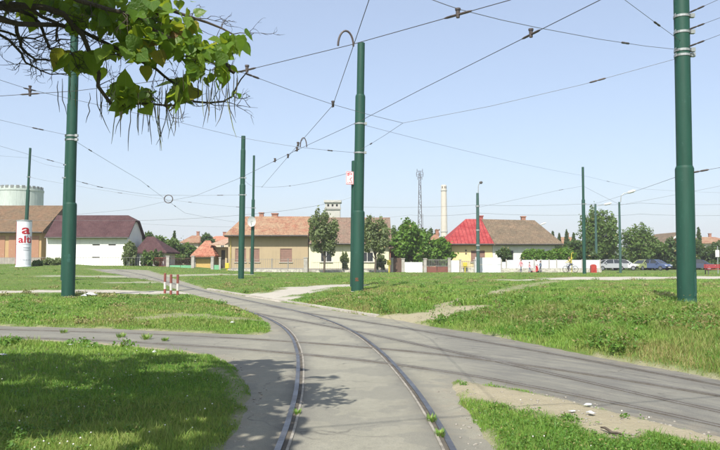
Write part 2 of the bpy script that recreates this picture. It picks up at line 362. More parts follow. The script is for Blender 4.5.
sk = ramp(nt, noise(nt, v, 95, 3, .8), [(.3, (.72, .72, .72)), (.7, (1.25, 1.25, 1.25))]); c = mixc(nt, .9, c, sk, 'MULTIPLY')
nt.links.new(c, b.inputs['Base Color']); b.inputs['Roughness'].default_value = .88; b.inputs['Specular IOR Level'].default_value = .25
bump(nt, b, noise(nt, v, 90, 4, .8), .35, .012)
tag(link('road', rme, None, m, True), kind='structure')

# concrete slabs of the crossing behind the junction
conc_m = plain('pale_concrete', (.46, .43, .37), (.34, .315, .265), .9, 1.2)
KERB = catmull([gp(*p) for p in [(208, 289.6), (240, 295), (268, 299.4), (300, 304.4), (330, 309.4), (365, 315), (378, 317)]], .8)
bm = bmesh.new()
for a_, b_ in zip(KERB, KERB[1:]):
    d = Vector((b_[0] - a_[0], b_[1] - a_[1], 0)); L = d.length; d.normalize(); ang = math.atan2(d.y, d.x)
    z0 = float(road_h(a_[0], a_[1]))
    box(bm, .01, L - .01, -.07, .07, -.05, .07, Matrix.Translation((a_[0], a_[1], z0)) @ Matrix.Rotation(ang, 4, 'Z'))
tag(obj('kerb', bm, conc_m), kind='structure')

# ------------------------------------------------------------------ rails
steel = plain('worn_rail_steel', (.29, .285, .285), (.18, .165, .155), .48, 3, 1.0, .5, .02, (1, 1, 1), 30)
steel_dull = plain('rusty_rail', (.165, .155, .135), (.12, .105, .085), .6, 3, .1, .4, .1, (1, 1, 1), 30)
groove_m = plain('groove_dirt', (.055, .048, .040), (.12, .105, .08), .95, 6)
lip_m = plain('groove_lip', (.36, .33, .27), (.20, .18, .15), .7, 8, .2)
def sweep(bm, path, lo, hi, z0, z1, y0=-1e9, y1=1e9):
    P = [p for p in path]; prev = None
    for i, p in enumerate(P):
        d = P[min(i + 1, len(P) - 1)] - P[max(i - 1, 0)]; d = d / np.linalg.norm(d); n = np.array([-d[1], d[0]])
        z = float(road_h(p[0], p[1]))
        q = [bm.verts.new((p[0] + n[0] * o_, p[1] + n[1] * o_, z + h)) for o_, h in ((lo, z0), (lo, z1), (hi, z1), (hi, z0))]
        if prev:
            for k in range(3): bm.faces.new((prev[k], q[k], q[k + 1], prev[k + 1]))
        prev = q
def rail(path, side, dz, label, shiny):
    o = side * .7175; s = side
    x, y = path[len(path) // 2]
    root = empty('tram_rail', (x, y, float(road_h(x, y))), label, 'rail', 'rails of the tram junction'); off = root.location
    def sw(a_, b_, z0, z1):
        bm = bmesh.new(); lo, hi = sorted((o + s * a_, o + s * b_)); sweep(bm, path, lo, hi, z0, z1); return bm
    obj('railhead', sw(0, .056 if shiny else .050, -.02, (.014 if shiny else .010) + dz), steel if shiny else steel_dull, root, off=off)
    obj('flangeway', sw(-.040 if shiny else -.034, -.001, -.02, (.006 if shiny else .004) + dz), groove_m, root, off=off)
    obj('guard_lip', sw(-.066 if shiny else -.052, -.041 if shiny else -.035, -.02, .010 + dz), lip_m if shiny else steel_dull, root, off=off)
rail(T1[8:], 1, .0000, 'shiny left rail of the track that curves away to the maroon-roofed building', True)
rail(T1[8:], -1, .0005, 'shiny right rail of the track that curves away to the maroon-roofed building', True)
rail(T2[6:], 1, .0020, 'dull rail beside the right branch verge, inner side of outermost track', False)
rail(T2[6:], -1, .0026, 'dull rail along the road edge by the weedy bank', False)
rail(T3[40:-6], 1, .0036, 'dull far rail of the track crossing from left lane to right branch', False)
rail(T3[40:-6], -1, .0042, 'dull near rail of the track crossing from left lane to right branch', False)

# ------------------------------------------------------------------ buildings
def wall_holes(bm, x0, x1, z0, z1, holes, y0, y1):
    xs = sorted({x0, x1, *[h[0] for h in holes], *[h[1] for h in holes]}); zs = sorted({z0, z1, *[h[2] for h in holes], *[h[3] for h in holes]})
    for i in range(len(xs) - 1):
        for j in range(len(zs) - 1):
            cx = (xs[i] + xs[i + 1]) / 2; cz = (zs[j] + zs[j + 1]) / 2
            if any(h[0] < cx < h[1] and h[2] < cz < h[3] for h in holes): continue
            box(bm, xs[i], xs[i + 1], y0, y1, zs[j], zs[j + 1])
glass_m, nt, b = new_mat('dark_glass'); b.inputs['Base Color'].default_value = (.03, .035, .04, 1); b.inputs['Roughness'].default_value = .08
def hip_roof(x0, x1, y0, y1, ze, zr, rx0, rx1, ry=None, th=.18):
    """closed roof: eave rectangle, ridge from rx0 to rx1"""
    bm = bmesh.new(); ry = (y0 + y1) / 2 if ry is None else ry
    lo = [bm.verts.new(p) for p in ((x0, y0, ze - th), (x1, y0, ze - th), (x1, y1, ze - th), (x0, y1, ze - th))]
    hi = [bm.verts.new(p) for p in ((x0, y0, ze), (x1, y0, ze), (x1, y1, ze), (x0, y1, ze))]
    a, c = bm.verts.new((rx0, ry, zr)), bm.verts.new((rx1, ry, zr))
    bm.faces.new(lo[::-1])
    for i in range(4): bm.faces.new((lo[i], lo[(i + 1) % 4], hi[(i + 1) % 4], hi[i]))
    bm.faces.new((hi[0], hi[1], c, a)); bm.faces.new((hi[2], hi[3], a, c)); bm.faces.new((hi[1], hi[2], c)); bm.faces.new((hi[3], hi[0], a))
    return bm
def window(root, off, x0, x1, z0, z1, y, frame_m, fill_m, bars=1, sill=True, slats=0, fill='pane'):
    bm = bmesh.new(); t = .07
    box(bm, x0, x0 + t, y + .03, y + .12, z0, z1); box(bm, x1 - t, x1, y + .03, y + .12, z0, z1)
    box(bm, x0 + t, x1 - t, y + .03, y + .12, z0, z0 + t); box(bm, x0 + t, x1 - t, y + .03, y + .12, z1 - t, z1)
    for k in range(bars):
        xm = x0 + (x1 - x0) * (k + 1) / (bars + 1); box(bm, xm - .03, xm + .03, y + .035, y + .115, z0 + t, z1 - t)
    w = obj('window', bm, frame_m, root, off=off)
    bm = bmesh.new()
    if slats:
        n = slats; h = (z1 - z0 - 2 * t) / n
        for k in range(n):
            z = z0 + t + k * h; solid(bm, [(x0 + t, y + .05, z + .01), (x1 - t, y + .05, z + .01), (x1 - t, y + .08, z + h - .005), (x0 + t, y + .08, z + h - .005)], (0, .02, 0))
    else: box(bm, x0 + t, x1 - t, y + .07, y + .09, z0 + t, z1 - t)
    p = obj(fill, bm, fill_m, root, off=off); p.parent = w
    if sill:
        bm = bmesh.new(); box(bm, x0 - .1, x1 + .1, y - .09, y + .028, z0 - .09, z0 - .005); s_ = obj('sill', bm, conc_m, root, off=off); s_.parent = w
def X(px, D): return at(px, 262, D).x
def Z(py, D): return at(360, py, D).z

def shell(root, off, x0, x1, y0, y1, z0, z1, holes, mat, t=.3):
    bm = bmesh.new(); wall_holes(bm, x0, x1, z0, z1, holes, y0, y0 + t)
    box(bm, x0, x0 + t, y0 + t, y1, z0, z1); box(bm, x1 - t, x1, y0 + t, y1, z0, z1); box(bm, x0 + t, x1 - t, y1 - t, y1, z0, z1)
    return obj('wall', bm, mat, root, off=off)
def gutter(root, off, x0, x1, y, z, mat):
    bm = bmesh.new(); tube(bm, [(x0, y, z), (x1, y, z)], .07, 6); obj('gutter', bm, mat, root, off=off)
def chimney(roof, off, x, y, z0, z1, mat, w=.5):
    bm = bmesh.new(); box(bm, x - w / 2, x + w / 2, y - w / 2, y + w / 2, z0, z1); box(bm, x - w / 2 - .07, x + w / 2 + .07, y - w / 2 - .07, y + w / 2 + .07, z1 + .002, z1 + .12)
    c = obj('chimney', bm, mat, roof, off=off)
dark_metal = plain('dark_gutter', (.07, .065, .06), (.11, .10, .09), .6, 3)
brick_m = plain('weathered_brick', (.36, .17, .11), (.25, .14, .10), .9, 3)
shutter_m = plain('faded_brown_shutter', (.27, .155, .115), (.21, .13, .10), .75, 3)
white_fr = plain('white_window_frame', (.66, .65, .61), (.52, .50, .46), .6, 5)
dark_in = plain('unlit_room', (.05, .045, .04), (.08, .07, .06), .9, 2)
roof_orange = roofmat('orange_clay_tiles', (.33, .150, .092), (.255, .105, .066), (.30, .215, .135))
roof_brown = roofmat('weathered_brown_tiles', (.185, .130, .086), (.24, .175, .115), (.125, .100, .068))
roof_pink = roofmat('mottled_pinkish_tiles', (.28, .175, .130), (.21, .130, .098), (.17, .130, .095))
roof_tan = roofmat('tan_old_tiles', (.155, .118, .074), (.130, .098, .062), (.175, .108, .064))
roof_maroon = roofmat('maroon_sheet_roof', (.068, .032, .034), (.060, .030, .033), (.082, .045, .045), bmp=.3)
roof_red = roofmat('bright_red_sheet_roof', (.31, .034, .036), (.26, .030, .033), (.33, .070, .065), bmp=.45)

def base(x, y, name, label, cat, group=None): return empty(name, (x, y, gh(x, y) - .02), label, cat, group)

# beige house with orange tiles
D = 80; x0, x1 = X(228, D), X(308, D); zb = gh((x0 + x1) / 2, D) - .15; ze = Z(236, D)
r = base((x0 + x1) / 2, D, 'house', 'long beige plastered house under a mottled orange clay tile roof', 'house'); off = r.location
wins = [(X(a, D), X(b_, D), Z(262, D), Z(248.5, D)) for a, b_ in ((235, 246), (249.5, 259.5), (280, 292))]
beige = wallmat('beige_plaster', (.40, .315, .20)); shell(r, off, x0, x1, D, D + 8, zb, ze, wins, beige)
bm = bmesh.new(); box(bm, x0 - .04, x1 + .02, D - .05, D - .003, zb, zb + .55); obj('plinth', bm, plain('grey_plinth', (.34, .31, .27)), r, off=off)
for w in wins: window(r, off, *w, D, shutter_m, shutter_m, 0, True, 12, 'shutter')
bm = hip_roof(x0 - .3, x1 + .05, D - .85, D + 8.5, ze + .12, Z(216.5, D + 4), x0 + 1.15, x1 + .05, th=.25); roof = obj('roof', bm, roof_orange, r, off=off)
gutter(roof, Vector((0, 0, 0)) + off, x0 - .3, x1, D - .92, ze + .02, dark_metal)
chimney(roof, off, X(260, 84), D + 5, ze + 2, Z(213.5, 85), brick_m); chimney(roof, off, X(274, 84), D + 4.6, ze + 2, Z(214.5, 85), brick_m, .7)
bm = bmesh.new(); tube(bm, [(x0 + .3, D - .1, ze - .1), (x0 + .3, D - .1, zb)], .05, 6); obj('downpipe', bm, plain('ochre_pipe', (.55, .42, .12)), r, off=off)

# cream house with pinkish roof
xa, xb = X(308.3, D) + .06, X(389, D); ze2 = Z(244, D)
r = base((xa + xb) / 2, D, 'house', 'cream whitewashed house with mottled brown-pink roof behind two street trees', 'house'); off = r.location
cream = wallmat('cream_wash', (.70, .67, .48)); wins = [(X(320.5, D), X(332, D), Z(262, D), Z(251, D)), (X(361, D), X(373.5, D), Z(262, D), Z(252, D))]
shell(r, off, xa, xb, D + .05, D + 8, zb, ze2, wins, cream)
for w in wins: window(r, off, *w, D + .05, white_fr, glass_m, 1)
roof = obj('roof', hip_roof(xa + .05, xb + .3, D - .5, D + 8.3, ze2 + .1, Z(217.5, D + 4), xa + .05, xb + .3, th=.2), roof_pink, r, off=off)
gutter(roof, off, xa + .1, xb + .3, D - .57, ze2, dark_metal)
bm = bmesh.new(); box(bm, xa, xb, D - .02, D + .047, zb, zb + .5); obj('plinth', bm, plain('grey_plinth', (.34, .31, .27)), r, off=off)

# dark wooden porch gate right of the cream house
r = base(X(394, D), D - 1, 'porch', 'small dark wooden porch with tiled lean-to roof between cream house and gate pillars', 'porch'); off = r.location
bm = bmesh.new(); zz = gh(X(394, D), D - 1)
box(bm, X(389.5, D), X(390.5, D), D - .6, D - .4, zz, Z(249, D)); obj('post', bm, brick_m, r, off=off); bm = bmesh.new(); box(bm, X(402, D), X(403, D), D - .6, D - .4, zz, Z(249, D)); obj('post', bm, brick_m, r, off=off)
bm = bmesh.new(); box(bm, X(390.6, D), X(401.9, D), D + .2, D + .3, zz, Z(250, D)); obj('door', bm, plain('dark_timber', (.07, .045, .03), (.10, .06, .04), .8, 4), r, off=off)
bm = bmesh.new(); solid(bm, [(X(388.5, D), D - 1, Z(249, D)), (X(404, D), D - 1, Z(249, D)), (X(404, D), D + 2, Z(245, D)), (X(388.5, D), D + 2, Z(245, D))], (0, 0, .12)); obj('roof', bm, roof_brown, r, off=off)

# duplex: red sheet roof and brown tiles on one long hip
D = 80; zb = gh(X(500, D), D) - .15; ze = Z(243.5, D); zr = Z(219, D + 4.5)
xr0, xr1, xm = X(452, D), X(563, D) - .9, X(492.5, D)
ry = D + 4.5; ey0, ey1 = D - .6, D + 9.6; rid0, ridm, rid1 = X(466, ry), X(481.5, ry), X(535, ry)
r = base((xr0 + xm) / 2, D, 'house', 'yellow house with bright red sheet metal hip roof', 'house'); off = r.location
yel = wallmat('yellow_plaster', (.72, .58, .30)); w = (X(471, D), X(485, D), Z(262, D), Z(250.5, D))
shell(r, off, xr0, xm, D, D + 9, zb, ze, [w], yel); window(r, off, *w, D, shutter_m, shutter_m, 1, True, 10, 'shutter')
for py in (250.4, 253.4):
    bm = bmesh.new(); box(bm, X(465.3, D), X(466.8, D), D - .02, D - .003, Z(py + 1, D), Z(py - .7, D)); obj('vent', bm, dark_in, r, off=off)
bm = bmesh.new(); e0 = X(444.5, ey0); em = X(494.2, ey0); th = .2
f = [bm.verts.new(p) for p in ((e0, ey0, ze), (em, ey0, ze), (ridm, ry, zr), (rid0, ry, zr), (em, ey1, ze), (e0, ey1, ze))]
g_ = [bm.verts.new((p.co.x, p.co.y, ze - th)) for p in (f[0], f[1], f[4], f[5])]
bm.faces.new((f[0], f[1], f[2], f[3])); bm.faces.new((f[4], f[5], f[3], f[2])); bm.faces.new((f[5], f[0], f[3])); bm.faces.new((f[1], f[4], f[2]))
bm.faces.new(g_[::-1]); hh = (f[0], f[1], f[4], f[5])
for i in range(4): bm.faces.new((g_[i], g_[(i + 1) % 4], hh[(i + 1) % 4], hh[i]))
roof = obj('roof', bm, roof_red, r, off=off); chimney(roof, off, X(481, ry), ry + .3, zr - .6, Z(216.5, ry), plain('red_brick', (.33, .09, .07)), .6)
gutter(roof, off, e0, em, ey0 - .07, ze - .1, dark_metal)
bm = bmesh.new(); n_ = Vector((0, -(zr - ze), ry - ey0)).normalized()
for k in range(13):                                            # standing seams of the sheet roof
    t = (k + .5) / 13; p = Vector((e0 + (em - e0) * t, ey0, ze))
    top = min(1, (p.x - e0) / max(rid0 - e0, .1)) if p.x < rid0 else 1
    top = min(top, (em - p.x) / max(em - ridm, .1)) if p.x > ridm else top
    q = p + Vector((0, ry - ey0, zr - ze)) * top * .98; tube(bm, [p + n_ * .03, q + n_ * .03], .025, 4)
obj('seam', bm, plain('seam_red', (.24, .025, .03), None, .6), roof, off=off)['kind'] = 'stuff'
for (a, b_) in ((463, 466.5), (483, 486)):
    p = Vector((X(a, D + 1.3), D + 1.1, Z(240, D + 1.1))); bm = bmesh.new(); tube(bm, [p + n_ * .18, p + Vector(((b_ - a) * .114, 0, 0)) + n_ * .18], .03, 5); tube(bm, [p, p + n_ * .18], .02, 4); tube(bm, [p + Vector(((b_ - a) * .114, 0, 0)), p + Vector(((b_ - a) * .114, 0, 0)) + n_ * .18], .02, 4); obj('snow_guard', bm, roof_red, roof, off=off)
r = base((xm + xr1) / 2, D, 'house', 'white house with weathered brown tile hip roof joined to the red roof', 'house'); off = r.location
wht = wallmat('white_wash', (.70, .71, .61)); w = (X(505, D), X(514, D), Z(262, D), Z(250, D)); xm2 = xm + .03
shell(r, off, xm2, xr1, D + .04, D + 9, zb, ze - .02, [w], wht); window(r, off, *w, D + .04, white_fr, glass_m, 1)
bm = bmesh.new(); em += .03; ridm2 = ridm + .03; e1 = X(563.5, ey0)
f = [bm.verts.new(p) for p in ((em, ey0, ze - .01), (e1, ey0, ze - .01), (rid1, ry, zr - .15), (ridm2, ry, zr - .01), (e1, ey1, ze - .01), (em, ey1, ze - .01))]
g_ = [bm.verts.new((p.co.x, p.co.y, ze - th)) for p in (f[0], f[1], f[4], f[5])]
bm.faces.new((f[0], f[1], f[2], f[3])); bm.faces.new((f[4], f[5], f[3], f[2])); bm.faces.new((f[1], f[4], f[2])); bm.faces.new((f[5], f[0], f[3])); bm.faces.new(g_[::-1]); hh = (f[0], f[1], f[4], f[5])
for i in range(4): bm.faces.new((g_[i], g_[(i + 1) % 4], hh[(i + 1) % 4], hh[i]))
roof = obj('roof', bm, roof_brown, r, off=off); gutter(roof, off, em + .1, e1, ey0 - .07, ze - .1, dark_metal); chimney(roof, off, X(524.5, ry), ry + .4, zr - .8, Z(217, ry), brick_m, .5)

# tan-roofed warehouse and white shed with maroon roof
D = 80; zb = gh(-40, D) - .2; x0, x1 = X(-70, D), X(44, D) - .35; ze = Z(232.5, D)
r = base((x0 + x1) / 2, D, 'warehouse', 'long ochre warehouse with bricked-up bays under a steep tan tile roof', 'warehouse'); off = r.location
och = wallmat('ochre_plaster', (.44, .30, .155)); shell(r, off, x0, x1, D, D + 11, zb, ze, [], och)
for k, (a, b_) in enumerate(((-52, -36), (-30, -14), (-9, 4.5), (8.5, 22), (25.5, 38.5))):
    bm = bmesh.new(); box(bm, X(a, D), X(b_, D), D - .06, D - .003, zb + .5, Z(236, D)); obj('bricked_bay', bm, wallmat('brown_infill', (.36, .195, .125), (.5, .4, .3)), r, off=off)
bm = bmesh.new(); box(bm, x0, x1 + .01, D - .12, D - .064, zb, zb + .9); obj('plinth', bm, plain('grey_plinth', (.34, .31, .27)), r, off=off)
rf = obj('roof', hip_roof(x0, x1 + .4, D - .6, D + 11.2, ze + .1, Z(205.5, D + 5.3), x0, x1 + .4, ry=D + 5.3), roof_tan, r, off=off); gutter(rf, off, x0, x1 + .3, D - .66, ze, dark_metal)
D = 77; x0, x1 = X(45, 77) + .1, X(127, 77); ze = Z(234.5, D); yb = D + 5.2; zb = gh(x0, D) - .3; yr = D + 2.6; zr = Z(216.5, yr)
r = base((x0 + x1) / 2, D, 'shed', 'long white windowless shed with maroon metal roof and half-hipped gable', 'shed'); off = r.location
shed_w = wallmat('shed_white', (.74, .74, .67)); vents = [(X(92, D), X(99.5, D), Z(245.5, D), Z(244.2, D)), (X(108, D), X(115.5, D), Z(245.5, D), Z(244.2, D)), (X(92, D), X(99.5, D), Z(258, D), Z(256.8, D))]
shell(r, off, x0, x1, D, yb, zb, ze, vents, shed_w)
for v_ in vents:
    bm = bmesh.new(); box(bm, v_[0], v_[1], D + .1, D + .14, v_[2], v_[3]); obj('vent_slot', bm, dark_in, r, off=off)
bm = bmesh.new(); hz = Z(222, D + 2.6)                                 # half-hipped gable
k_ = (hz - ze) / (zr - ze); solid(bm, [(x1, D, ze), (x1, yb, ze), (x1, yb - 2.6 * k_, hz), (x1, D + 2.6 * k_, hz)], (-.2, 0, 0)); obj('gable', bm, shed_w, r, off=off)
bm = bmesh.new(); o_ = .3; sl = (zr - ze) / 2.6; rr = x1 - .8
pts_f = [(x0, D - .45, ze - .45 * sl), (x1 + o_, D - .45, ze - .45 * sl), (x1 + o_, D + 2.6 * k_, hz), (rr, yr, zr), (x0, yr, zr)]
pts_b = [(p[0], 2 * yr - p[1], p[2]) for p in pts_f][::-1]
solid(bm, pts_f, (0, 0, .14)); roof = obj('roof_slope', bm, roof_maroon, r, off=off)
bm = bmesh.new(); solid(bm, pts_b, (0, 0, .141)); obj('roof_slope', bm, roof_maroon, r, off=off)
bm = bmesh.new(); solid(bm, [(x1 + o_ + .004, D + 2.6 * k_ + .004, hz + .002), (x1 + o_ + .004, yb - 2.6 * k_ - .004, hz + .002), (rr + .004, yr, zr + .002)], (0, 0, .136)); obj('hip_end', bm, roof_maroon, r, off=off)
gutter(roof, off, x0, x1 + .3, D - .5, ze - .45 * sl + .02, dark_metal)
# annexe
r = base(X(152, 79), 79, 'annexe', 'low grey annexe with sloping maroon roof at the end of the white shed', 'annexe'); off = r.location
zb2 = gh(X(152, 79), 79) - .2; ax0, ax1 = X(141.5, 79), X(165.5, 79)
shell(r, off, ax0, ax1, 78.2, 83, zb2, Z(251.5, 79), [(X(146, 79), X(152, 79), zb2 + .05, Z(254, 79))], wallmat('grey_white_wash', (.62, .61, .60)))
bm = bmesh.new(); box(bm, X(146, 79), X(152, 79), 78.4, 78.45, zb2 + .1, Z(254, 79)); obj('door', bm, plain('red_brown_door', (.16, .045, .035), None, .7), r, off=off)
obj('roof', hip_roof(ax0 - .4, ax1 + .5, 77.5, 83.6, Z(252, 78), Z(236.5, 80.5), ax0 + .1, ax0 + .9, th=.15), roof_maroon, r, off=off)

# garage, side house, far roofs
D = 82; zb = gh(X(203, D), D) - .2
r = base(X(203, D), D, 'garage', 'small garage with yellow door and steep orange-red tile roof', 'garage'); off = r.location
gw = wallmat('garage_grey', (.40, .37, .32)); xg0, xg1 = X(192.5, D), X(213, D)
shell(r, off, xg0, xg1, D, D + 5.5, zb, Z(256.5, D), [(X(195.5, D), X(210.5, D), zb, Z(258.5, D))], gw)
bm = bmesh.new(); box(bm, X(195.6, D), X(210.4, D), D + .12, D + .18, zb, Z(258.6, D)); dr = obj('garage_door', bm, plain('yellow_door', (.52, .36, .12), (.44, .30, .11), .6), r, off=off)
obj('roof', hip_roof(xg0 - .15, xg1 + .35, D - .5, D + 5.7, Z(255.5, D), Z(240.5, D + 2.6), xg0 + .9, xg0 + 1.5, th=.18), roofmat('garage_tiles', (.40, .14, .09), (.33, .11, .07), (.36, .19, .12)), r, off=off)
D = 84; r = base(X(221, D), D, 'outbuilding', 'ochre outbuilding with pale carport roof beside beige house', 'outbuilding'); off = r.location
shell(r, off, X(213.6, D), X(226.8, D), D, D + 5, zb, Z(247, D), [(X(221, D), X(225, D), zb + .1, Z(250, D))], wallmat('pale_ochre', (.50, .40, .25)))
bm = bmesh.new(); box(bm, X(221, D), X(225, D), D + .15, D + .2, zb, Z(250, D)); obj('door', bm, dark_in, r, off=off)
bm = bmesh.new(); solid(bm, [(X(211, D), D - 1.2, Z(245.5, D)), (X(226.8, D), D - 1.2, Z(245.5, D)), (X(226.8, D), D + 5, Z(238, D)), (X(217, D), D + 5, Z(238, D))], (0, 0, .1)); obj('roof', bm, roofmat('pale_tiles', (.44, .31, .22), (.50, .40, .31), (.36, .22, .15)), r, off=off)
def far_house(px0, px1, py_e, py_r, D, label, wall_c, rm, hip=.25, depth=9, wins=2):
    x0, x1 = X(px0, D), X(px1, D); zb = gh((x0 + x1) / 2, D) - .2; ze = Z(py_e, D); w_ = x1 - x0
    r = base((x0 + x1) / 2, D, 'house', label, 'house'); off = r.location
    hs = [(x0 + w_ * (k + .35) / wins, x0 + w_ * (k + .65) / wins, ze - 2.0, ze - .7) for k in range(wins)]
    shell(r, off, x0, x1, D, D + depth, zb, ze, hs, wallmat('far_wall_%d' % int(px0), wall_c))
    for h in hs: window(r, off, *h, D, white_fr, glass_m, 1)
    zr_ = Z(py_r, D + depth / 2); rf_ = obj('roof', hip_roof(x0 - .4, x1 + .4, D - .5, D + depth + .5, ze + .05, zr_, x0 + w_ * hip, x1 - w_ * hip), rm, r, off=off)
    chimney(rf_, off, x0 + w_ * .62, D + depth / 2 + .3, zr_ - .8, zr_ + .7, brick_m)
far_house(182, 198, 242.5, 235.5, 135, 'far house with orange tile roof above the trees behind green fence', (.5, .42, .33), roof_orange)
far_house(205, 228, 241, 236, 132, 'far house with red tile roof behind the carport roof', (.55, .45, .33), roofmat('far_red_tiles', (.46, .18, .11), (.40, .15, .09), (.42, .22, .14)))
far_house(427, 449, 247, 234.5, 110, 'house with pointed orange gable roof behind leafy tree', (.52, .30, .17), roof_orange, .46)
far_house(402, 412, 254, 248.5, 100, 'little house with orange tile roof behind white garden wall', (.5, .5, .46), roof_orange, .2)
far_house(560, 584, 245, 237, 140, 'far house with orange roof right of the brown tile roof', (.5, .42, .33), roof_orange)
far_house(700, 735, 243, 237, 150, 'far house with orange roof at the edge beyond the hedge', (.55, .48, .38), roof_orange)
# brick house with white-trimmed gable, right
D = 120; x0, x1 = X(663, D), X(690, D); zb = gh(x0, D) - .2; r = base((x0 + x1) / 2, D, 'house', 'brick house with white-edged gable rising above the dark hedge', 'house'); off = r.location
bk = plain('orange_brickwork', (.46, .22, .13), (.38, .17, .11), .9, 2); shell(r, off, x0, x1, D, D + 10, zb, Z(245, D), [], bk)
bm = bmesh.new(); xm_ = X(682, D); zt = Z(233, D); solid(bm, [(x0, D, Z(245, D)), (x1, D, Z(245, D)), (xm_, D, zt)], (0, .3, 0)); obj('gable', bm, bk, r, off=off)
for s_, xe in (('l', x0), ('r', x1)):
    a0 = Vector((xe + (-.5 if s_ == 'l' else .5), D - .5, Z(245, D) - .25)); a1 = Vector((xm_ + (-.003 if s_ == 'l' else .003), D - .5, zt))
    bm = bmesh.new(); solid(bm, [a0, a1, a1 + Vector((0, 11, 0)), a0 + Vector((0, 11, 0))], (0, 0, .22)); obj('roof_slope', bm, roof_brown, r, off=off)
    bm = bmesh.new(); solid(bm, [a0 + Vector((0, -.06, -.1)), a1 + Vector((0, -.06, -.1)), a1 + Vector((0, -.06, .24)), a0 + Vector((0, -.06, .24))], (0, .055, 0)); obj('bargeboard', bm, white_fr, r, off=off)
far_house(655, 672, 246, 240, 124, 'brown-roofed wing left of the white-edged gable', (.46, .3, .2), roof_brown, .1)

# silo, tower block, chimney stack, lattice mast
D = 190; c0 = at(18, 262, D); zb = .3; R_ = 22 * D / FOC
r = empty('silo', (c0.x, D, zb), 'huge pale concrete round tank with banded rim behind the tan roof', 'silo'); off = r.location
silo_m = plain('pale_tank_concrete', (.46, .51, .46), (.37, .42, .385), .9, .25, stretch=(1, 1, .15)); zt = Z(192, D)
bm = bmesh.new(); lathe(bm, [(R_, zb), (R_, zt), (R_ * 1.02, zt + .01), (R_ * 1.02, zt + .5), (R_ * .98, zt + .51)], 40, (c0.x, D, 0)); obj('tank_wall', bm, silo_m, r, off=off)
bm = bmesh.new(); lathe(bm, [(R_ * .97, zt + .52), (R_ * .97, Z(188, D)), (R_ * .3, Z(186, D)), (.1, Z(185.7, D))], 40, (c0.x, D, 0)); obj('tank_roof', bm, silo_m, r, off=off)
for k in range(26):
    a = k * 2 * math.pi / 26; M = Matrix.Translation((c0.x + math.cos(a) * R_ * 1.0, D + math.sin(a) * R_ * 1.0, zt + .6)) @ Matrix.Rotation(a, 4, 'Z')
    bm = bmesh.new(); box(bm, -.40, -.12, -.4, .4, .05, .75, M); obj('rim_opening', bm, plain('grey_rim', (.20, .21, .20)), r, off=off)
D = 200; r = empty('tower', (X(332.5, D), D + 2, .4), 'pale concrete tower with two rows of window slots behind the tree', 'tower'); off = r.location
tw = plain('tower_concrete', (.47, .46, .41), (.38, .37, .335), .9, .4); x0, x1 = X(325, D), X(340, D)
sl_ = [(x0 + .6 + k * 1.25, x0 + 1.15 + k * 1.25, Z(206.5, D), Z(204.2, D)) for k in range(3)]
shell(r, off, x0, x1, D, D + 4.3, .3, Z(202.5, D), sl_, tw)
bm = bmesh.new(); box(bm, X(323.8, D), X(341.2, D), D - .4, D + 4.7, Z(202.4, D), Z(200.2, D)); obj('roof_slab', bm, tw, r, off=off)
bm = bmesh.new(); box(bm, X(324, D), X(341, D), D - .3, D - .003, Z(209.5, D), Z(207.8, D)); obj('ledge', bm, plain('tower_ledge', (.34, .33, .30)), r, off=off)
bm = bmesh.new(); box(bm, x0 + .3, x1 - .3, D + .6, D + .7, Z(207, D), Z(203.8, D)); obj('pane', bm, dark_in, r, off=off)
D = 330; cx = X(444.3, D); r = empty('chimney_stack', (cx, D, .4), 'tall pale concrete chimney stack with vented top beyond the red roof', 'chimney'); off = r.location
ch_m = plain('stack_concrete', (.55, .50, .42), (.47, .43, .36), .9, .3); bm = bmesh.new(); lathe(bm, [(1.75, .3), (1.55, Z(230, D)), (1.32, Z(190, D)), (1.32, Z(186, D)), (1.2, Z(185, D))], 14, (cx, D, 0)); obj('shaft', bm, ch_m, r, off=off, smooth=False)
for py in (232, 191): bm = bmesh.new(); rr_ = 1.6 if py > 200 else 1.36; lathe(bm, [(rr_, Z(py, D)), (rr_ + .18, Z(py, D) + .01), (rr_ + .18, Z(py, D) + .45), (rr_, Z(py, D) + .46)], 14, (cx, D, 0)); obj('ring', bm, tw, r, off=off)
for a in (-2.2, -1.3, -.7):
    M = Matrix.Translation((cx + 1.33 * math.cos(a), D + 1.33 * math.sin(a), Z(188.4, D))) @ Matrix.Rotation(a, 4, 'Z'); bm = bmesh.new(); box(bm, -.05, .05, -.2, .2, 0, .9, M); obj('vent', bm, dark_in, r, off=off)
D = 230; cx = X(420.2, D); r = empty('lattice_mast', (cx, D, .4), 'thin dark lattice radio mast rising above the leafy tree', 'mast'); off = r.location
mast_m = plain('mast_steel', (.10, .095, .10), None, .6); zt = Z(171, D)
def hw(z): return .85 - .60 * (z / zt)
for sx in (-1, 1):
    for sy in (-1, 1): bm = bmesh.new(); tube(bm, [(cx + sx * hw(0), D + sy * hw(0), .3), (cx + sx * hw(zt), D + sy * hw(zt), zt)], .085, 5); obj('leg', bm, mast_m, r, off=off)
bm = bmesh.new(); z = .5; k = 0
while z < zt - 1:
    h2 = z + 1.6
    for sy in (-1, 1):
        s_ = 1 if k % 2 else -1; tube(bm, [(cx - s_ * hw(z), D + sy * hw(z), z), (cx + s_ * hw(h2), D + sy * hw(h2), h2)], .05, 4); tube(bm, [(cx - hw(h2), D + sy * hw(h2), h2), (cx + hw(h2), D + sy * hw(h2), h2)], .04, 4)
        tube(bm, [(cx + sy * hw(z), D - s_ * hw(z), z), (cx + sy * hw(h2), D + s_ * hw(h2), h2)], .05, 4)
    z = h2; k += 1
obj('bracing', bm, mast_m, r, off=off)
